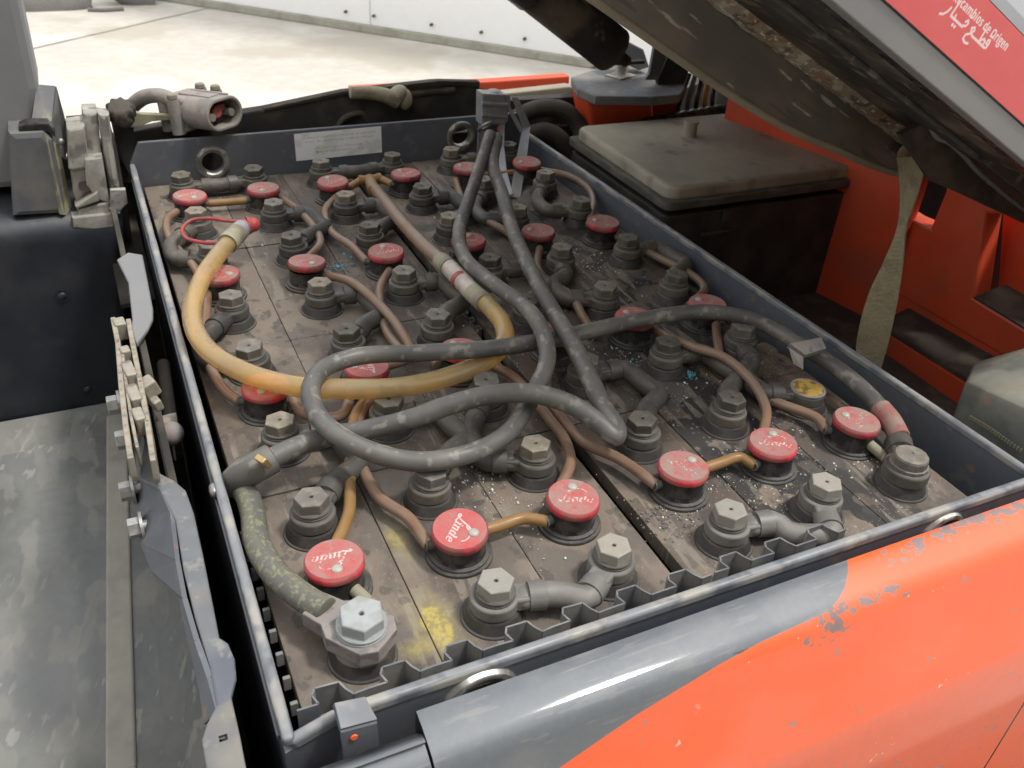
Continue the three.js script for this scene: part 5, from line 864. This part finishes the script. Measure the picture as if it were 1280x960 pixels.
// hinge block at the far right, with bolts, wires and bracket
{
  const t = thing('hinge_bracket', 'grey steel hinge bracket bolted on a red block behind the fuse box', 'hinge bracket');
  const y = 0.075;
  part('base_plate', plate([[714, 96], [738, 88], [800, 84], [838, 92], [858, 108], [850, 118], [815, 121], [745, 120], [722, 110]], 1, y, 0.013, 0.002), M.paintDusty, t);
  const a = P(776, 92, y + 0.004); part('bolt', merge([cyl(0.014, 0.014, 0.003, 24).translate(a.x, y + 0.0015, a.z), boxUV(new THREE.CylinderGeometry(0.0095, 0.0095, 0.016, 6).translate(a.x, y + 0.011, a.z))]), M.zinc, t);
  part('washer_plate', xf(rbox(0.04, 0.003, 0.03, 0.0005), [a.x, y + 0.001, a.z], [0, 0.4, 0]), M.dusty, t);
  part('upright_tab', plate([[806, 100], [812, 92], [820, 48], [826, 42], [836, 66], [822, 100]], 2, -0.405, 0.006, 0.0008), M.paintDusty, t);
  part('upright_tab', plate([[770, 58], [786, 52], [805, 62], [812, 84], [800, 88], [772, 76]], 2, -0.47, 0.03, 0.002), M.paintDusty, t);
  part('cross_bar', plate([[742, 86], [768, 78], [806, 76], [806, 80], [770, 82]], 2, -0.44, 0.01, 0.0008), M.brownDirt, t);
  part('side_cheek', plate([[822, 100], [836, 68], [862, 86], [850, 122], [826, 122]], 2, -0.412, 0.008, 0.001), M.grime, t);
  settle(t);
  part('red_block', plate([[734, 124], [816, 124], [816, 172], [742, 172]], 2, -0.402, 0.05, 0.006), M.redPaint, truck, 'red painted support block');
  part('red_rear_wall', plate([[816, 118], [850, 116], [850, 160], [816, 160]], 2, -0.43, 0.02, 0.002), M.redPaint, truck);
  part('rear_wall', plate([[640, 160], [735, 150], [900, 96], [1010, 150], [1010, 260], [720, 330]], 2, -0.50, 0.02, 0.001), M.grime, truck);
  const wires = [[862, 92, 846, 140], [869, 94, 858, 140], [877, 98, 869, 140], [885, 100, 880, 138], [893, 104, 890, 138]];
  wires.forEach(([u0, v0, u1, v1], k) => solo('wire', tube([at(u0, v0, 2, -0.40), at((u0 + u1) / 2 - 1, (v0 + v1) / 2, 2, -0.395), at(u1, v1, 2, -0.40)], 0.0035, 8), k === 3 ? M.wireOrange : k % 2 ? M.blockGrey : M.black, k === 3 ? 'orange wire among the dark wires under the hood hinge' : `thin ${k % 2 ? 'grey' : 'black'} wire under the hood hinge, ${['leftmost', 'second', 'middle', '', 'rightmost'][k]} of the bundle`, 'wire'));
  solo('bay_hose', tube([at(742, 172, 2, -0.385), at(800, 156, 2, -0.382), at(860, 145, 2, -0.382), at(920, 136, 2, -0.382), at(980, 134, 2, -0.382)], 0.009, 12), M.black, 'black hose lying along the back edge of the fuse box', 'hose');
  const g = thing('hood_strut', 'thick dark strut tube slanting down to the hood hinge', 'strut');
  const s0 = at(640, -40, 2, -0.32), s1 = at(765, 62, 2, -0.32), dir = s1.clone().sub(s0).normalize();
  const e0 = at(700, -6, 2, -0.32), k0 = s0.clone().addScaledVector(dir, -0.2);
  part('tube', rod(k0, s1, 0.029, 28), M.hoodUnder, g); part('sleeve', rod(k0, at(668, -18, 2, -0.32), 0.0315, 28), M.black, g);
  part('rod', rod(s1, at(783, 77, 2, -0.33), 0.0075, 14), M.brownDirt, g); settle(g);
}
// raised hood: a shell leaning over the bay; local x runs down its slope, y is its upward normal, z across the truck
{
  const TH = Math.atan(0.515), H = new THREE.Group(); H.name = 'hood'; truck.add(H); H.position.set(0.4, 0.167, 0); H.rotation.z = -TH;
  const local = (u, v, z) => { const p = at(u, v, 2, z).sub(V(0.4, 0.167, 0)), c = Math.cos(TH), s = Math.sin(TH); return V(p.x * c - p.y * s, p.x * s + p.y * c, z); };
  const zS = 0.3, xa = -0.45, xb = 0.16;
  const face = (x0, x1, y0, y1, th, z) => rbox(x1 - x0, y1 - y0, th, 0.0012, 2).translate((x0 + x1) / 2, (y0 + y1) / 2, z - th / 2);
  const tagPart = (n, g, m, l) => part(n, g, m, H, l);
  tagPart('grey_edge', face(xa, xb, 0, 0.0165, 0.012, zS), M.hoodGrey, 'smooth grey lower edge');
  tagPart('side_sheet', face(xa, xb, 0.0167, 0.060, 0.006, zS - 0.002), M.hoodGrey);
  // rounded shoulder above the sticker
  { const s = new THREE.Shape(); s.moveTo(0, 0); s.absarc(-0.022, 0.0, 0.022, 0, Math.PI / 2, false); s.lineTo(-0.30, 0.022); s.lineTo(-0.30, 0.017); s.lineTo(-0.022, 0.017); s.absarc(-0.022, 0, 0.017, Math.PI / 2, 0, true); s.closePath();
    const g = new THREE.ExtrudeGeometry(s, { depth: xb - xa, bevelEnabled: false, curveSegments: 16 }).rotateY(-Math.PI / 2); g.applyMatrix4(new THREE.Matrix4().makeScale(-1, 1, 1).multiply(new THREE.Matrix4()));
    // shape x -> z, extrusion -> x
    const p = g.attributes.position; const q = new THREE.ExtrudeGeometry(s, { depth: xb - xa, bevelEnabled: false, curveSegments: 16 }); const m = new THREE.Matrix4().makeBasis(V(0, 0, 1), V(0, 1, 0), V(-1, 0, 0)); q.applyMatrix4(m); q.translate(xb, 0.0535, zS + 0.001); tagPart('shoulder', boxUV(toCreasedNormals(q, 0.6)), M.hoodGloss, 'glossy rounded shoulder'); }
  // sticker with its print
  const X0 = -0.44, X1 = 0.10, Y0 = 0.0170, Y1 = 0.0530, PW = 1536, PH = 104;
  const ux = (x) => (x - X0) / (X1 - X0) * PW, uy = (y) => PH - (y - Y0) / (Y1 - Y0) * PH;
  const ink = mask(PW, PH, (g) => {
    g.textBaseline = 'alphabetic'; g.font = 'bold 22px sans-serif'; g.textAlign = 'right'; g.save(); g.translate(ux(-0.2165), uy(0.0398)); g.scale(0.86, 1); g.fillText('Recambios de Origen', 0, 0); g.restore();
    // Arabic line, drawn stroke by stroke from right to left
    g.lineWidth = 4.2; g.lineCap = 'round'; g.lineJoin = 'round'; const bx = ux(-0.2340), by = uy(0.0335), k = 1.0;
    const st = (pts) => { g.beginPath(); pts.forEach(([x, y], i) => g[i ? 'lineTo' : 'moveTo'](bx - x * k, by - y * k)); g.stroke(); }, dot = (x, y) => { g.beginPath(); g.arc(bx - x * k, by - y * k, 2.9, 0, 7); g.fill(); };
    st([[0, 9], [2, 14], [7, 13], [7, 7], [3, 6], [0, 9]]); st([[0, 9], [0, 2], [4, 0], [50, 0]]); dot(1, 21); dot(8, 21);                    // qaf
    st([[26, 0], [28, 20]]); st([[26, 2], [18, 10], [12, 7], [13, 1]]);                                                                      // tah
    st([[50, 0], [58, 4], [62, 9], [56, 12], [52, 8], [58, 0], [66, -5], [66, -12], [58, -15], [48, -13]]);                                    // ain
    st([[84, 9], [80, 13], [76, 9], [78, 4], [84, 2], [84, 0], [112, 0], [114, 6]]); dot(80, 20);                                             // ghain
    dot(101, -8); dot(108, -8); st([[112, 0], [124, 0], [124, 24]]);                                                                         // yeh, alef
    st([[134, 9], [136, 2], [142, -6], [150, -9]]);                                                                                         // reh
  });
  const st = texture(PW, PH, (x, y) => { const c = mix([0.62, 0.045, 0.06], [0.66, 0.075, 0.07], fbm(x * 30, y * 4, 0, 5, 3)); return mix(c, [0.78, 0.66, 0.66], ink(x, y) * 0.9); });
  st.wrapS = st.wrapT = THREE.ClampToEdgeWrapping;
  const sg = new THREE.PlaneGeometry(X1 - X0, Y1 - Y0).translate((X0 + X1) / 2, (Y0 + Y1) / 2, zS + 0.0012);
  tagPart('red_sticker', sg, new THREE.MeshPhysicalMaterial({ map: st, roughness: 0.35, clearcoat: 0.5, clearcoatRoughness: 0.15, side: THREE.DoubleSide }), 'red sticker with white multilingual print');
  // underside: recess ceiling, inner skirt with lip, worn edge
  tagPart('recess_ceiling', rbox(xb - xa - 0.2, 0.006, 0.176, 0.001, 1).translate((xa + xb - 0.2) / 2, 0.0085, 0.188), M.hoodUnder);
  tagPart('inner_return', rbox(xb - xa, 0.062, 0.011, 0.001, 1).translate((xa + xb) / 2, 0.031, 0.2815), M.black);
  tagPart('top_sheet', rbox(0.67, 0.005, 0.72, 0.001, 1).translate(-0.115, 0.066, -0.07), M.hoodGrey);
  const S = [[-0.45, -0.046], [-0.40, -0.046], [-0.3, -0.0485], [-0.227, -0.050], [-0.163, -0.0495], [-0.11, -0.046], [-0.0746, -0.0415], [-0.026, -0.0366], [0.022, -0.029], [0.06, -0.017], [0.12, -0.010], [0.26, 0.004], [0.26, 0.03], [-0.45, 0.03]].map(([x, y]) => new THREE.Vector2(x, y));
  const sk = extrude2(new THREE.Shape(S), 0.004, 0.0008, 2); { const p = sk.attributes.position, uv = sk.attributes.uv; for (let i = 0; i < p.count; i++) uv.setXY(i, p.getX(i) + 0.62, p.getY(i) + 0.05); } sk.translate(0, 0, 0.094);
  tagPart('inner_skirt', sk, M.skirt, 'dirty scraped inner skirt');
  tagPart('skirt_lip', tube([[-0.45, -0.044], [-0.40, -0.0445], [-0.3, -0.047], [-0.227, -0.0485], [-0.163, -0.048], [-0.11, -0.0445], [-0.0746, -0.040], [-0.026, -0.035], [0.022, -0.0275], [0.06, -0.016]].map(([x, y]) => V(x, y, 0.0965)), 0.0035, 10), M.dusty);
  const wornT = texture(1024, 64, (x, y) => {
    let c = [0.25, 0.22, 0.165].map((v) => v * (0.8 + 0.4 * fbm(x * 60, y * 10, 0, 5, 3)));
    c = mix(c, [0.46, 0.43, 0.36], step(0.5, 0.62, fbm(x * 46, y * 5, 0, 17, 4)) * 0.7); c = mix(c, [0.22, 0.115, 0.06], step(0.52, 0.64, fbm(x * 26, y * 4 + 3, 0, 27, 4)) * step(0.3, 0.8, y) * 0.8);
    c = mix(c, [0.05, 0.045, 0.04], step(0.6, 0.68, fbm(x * 60 + 7, y * 6, 0, 37, 4)) * 0.7); return mix(c, [0.7, 0.68, 0.62], step(0.72, 0.77, fbm(x * 70, y * 12, 0, 48, 3)) * 0.7);
  });
  { const n = 120, pos = [], uv = [], idx = [], rowsN = 5; const x0 = -0.45, x1 = 0.048;
    for (let k = 0; k <= n; k++) { const x = x0 + (x1 - x0) * k / n, w = 0.0012 * (fbm(x * 120 + 90, 2, 0, 9, 3) - 0.5) * 2; [[0.0985, -0.0010], [0.1000, -0.0038 + w], [0.1045, -0.0042 + w * 0.7], [0.1110, -0.0010 + w * 0.9], [0.1190, 0.0064]].forEach(([z, y], r) => { pos.push(x, y, z + w); uv.push(k / n, r / 4); }); }
    for (let k = 0; k < n; k++) for (let r = 0; r < rowsN - 1; r++) { const a = k * rowsN + r, b = a + rowsN; idx.push(a, b, a + 1, b, b + 1, a + 1); }
    const g = new THREE.BufferGeometry(); g.setAttribute('position', new THREE.Float32BufferAttribute(pos, 3)); g.setAttribute('uv', new THREE.Float32BufferAttribute(uv, 2)); g.setIndex(idx); g.computeVertexNormals();
    tagPart('worn_edge', g, new THREE.MeshStandardMaterial({ map: wornT, roughness: 0.75, bumpMap: wornT, bumpScale: 0.0006, side: THREE.DoubleSide }), 'worn rusty edge of the underside frame'); }
  tagPart('underside_frame', rbox(0.40, 0.006, 0.022, 0.0025, 2).translate(-0.25, 0.0035, 0.205), M.hoodUnder);
  tagPart('adhesive_lump', merge([boxUV(xf(new THREE.SphereGeometry(0.009, 14, 10), [0.012, -0.004, 0.112], [0, 0, -0.3], [1.2, 1.1, 0.7])), boxUV(xf(new THREE.SphereGeometry(0.007, 14, 10), [0.002, -0.010, 0.11], [0, 0, 0.2], [1, 1.2, 0.8]))]), M.rusty, 'lump of old sealant');
  // lower end: rusted cross plate with a cut, folded edge
  const E = [[1124, 168], [1160, 150], [1176, 162], [1196, 190], [1236, 232], [1284, 262], [1290, 284], [1230, 256], [1160, 222]].map(([u, v]) => local(u, v, 0.17));
  tagPart('end_plate', boxUV(extrude2(new THREE.Shape(E.map((p) => new THREE.Vector2(p.x, p.y))), 0.006, 0.001).translate(0, 0, 0.165)), M.brownDirt);
  tagPart('folded_edge', tube([[1181, 122], [1168, 138], [1164, 158], [1172, 172], [1186, 178], [1200, 190], [1222, 214], [1252, 240], [1275, 258], [1292, 270]].map(([u, v]) => local(u, v, 0.2)), 0.0021, 10), M.blockGrey, 'smooth folded edge of the cut out');
  tagPart('cross_wall', face(-0.04, 0.30, 0.002, 0.06, 0.01, 0.215), M.hoodUnder);
  tagPart('far_frame', rbox(0.61, 0.05, 0.03, 0.004, 2).translate(-0.145, 0.02, -0.36), M.hoodUnder);
}
// strap hanging from the hood
{
  const Lp = [[1121, 196], [1124, 215], [1126, 250], [1122, 285], [1106, 325], [1088, 362], [1076, 400], [1070, 436], [1074, 470], [1080, 500]], Rp = [[1160, 196], [1156, 208], [1146, 245], [1133, 285], [1130, 320], [1126, 352], [1119, 392], [1110, 430], [1100, 466], [1094, 500]];
  const sm3 = (L) => new THREE.CatmullRomCurve3(L.map(([u, v]) => V(u, v, 0))).getPoints(60);
  const l = sm3(Lp), r = sm3(Rp), o = [];
  const X = (k, s) => 0.372 + 0.004 * Math.sin(k * 0.12) + s * 0.010 * Math.cos(k * 0.07);
  for (let k = 0; k < 60; k++) o.push(slab(at(l[k].x, l[k].y, 0, X(k, 1)), at(r[k].x, r[k].y, 0, X(k, -1)), at(r[k + 1].x, r[k + 1].y, 0, X(k + 1, -1)), at(l[k + 1].x, l[k + 1].y, 0, X(k + 1, 1)), 0.0016));
  solo('strap', merge(o), M.strap, 'beige twisted webbing strap hanging from the hood behind the right rim', 'strap');
}

scene.traverse((o) => { if (o.isMesh) { o.castShadow = true; o.receiveShadow = true; } });
renderer.render(scene, camera);
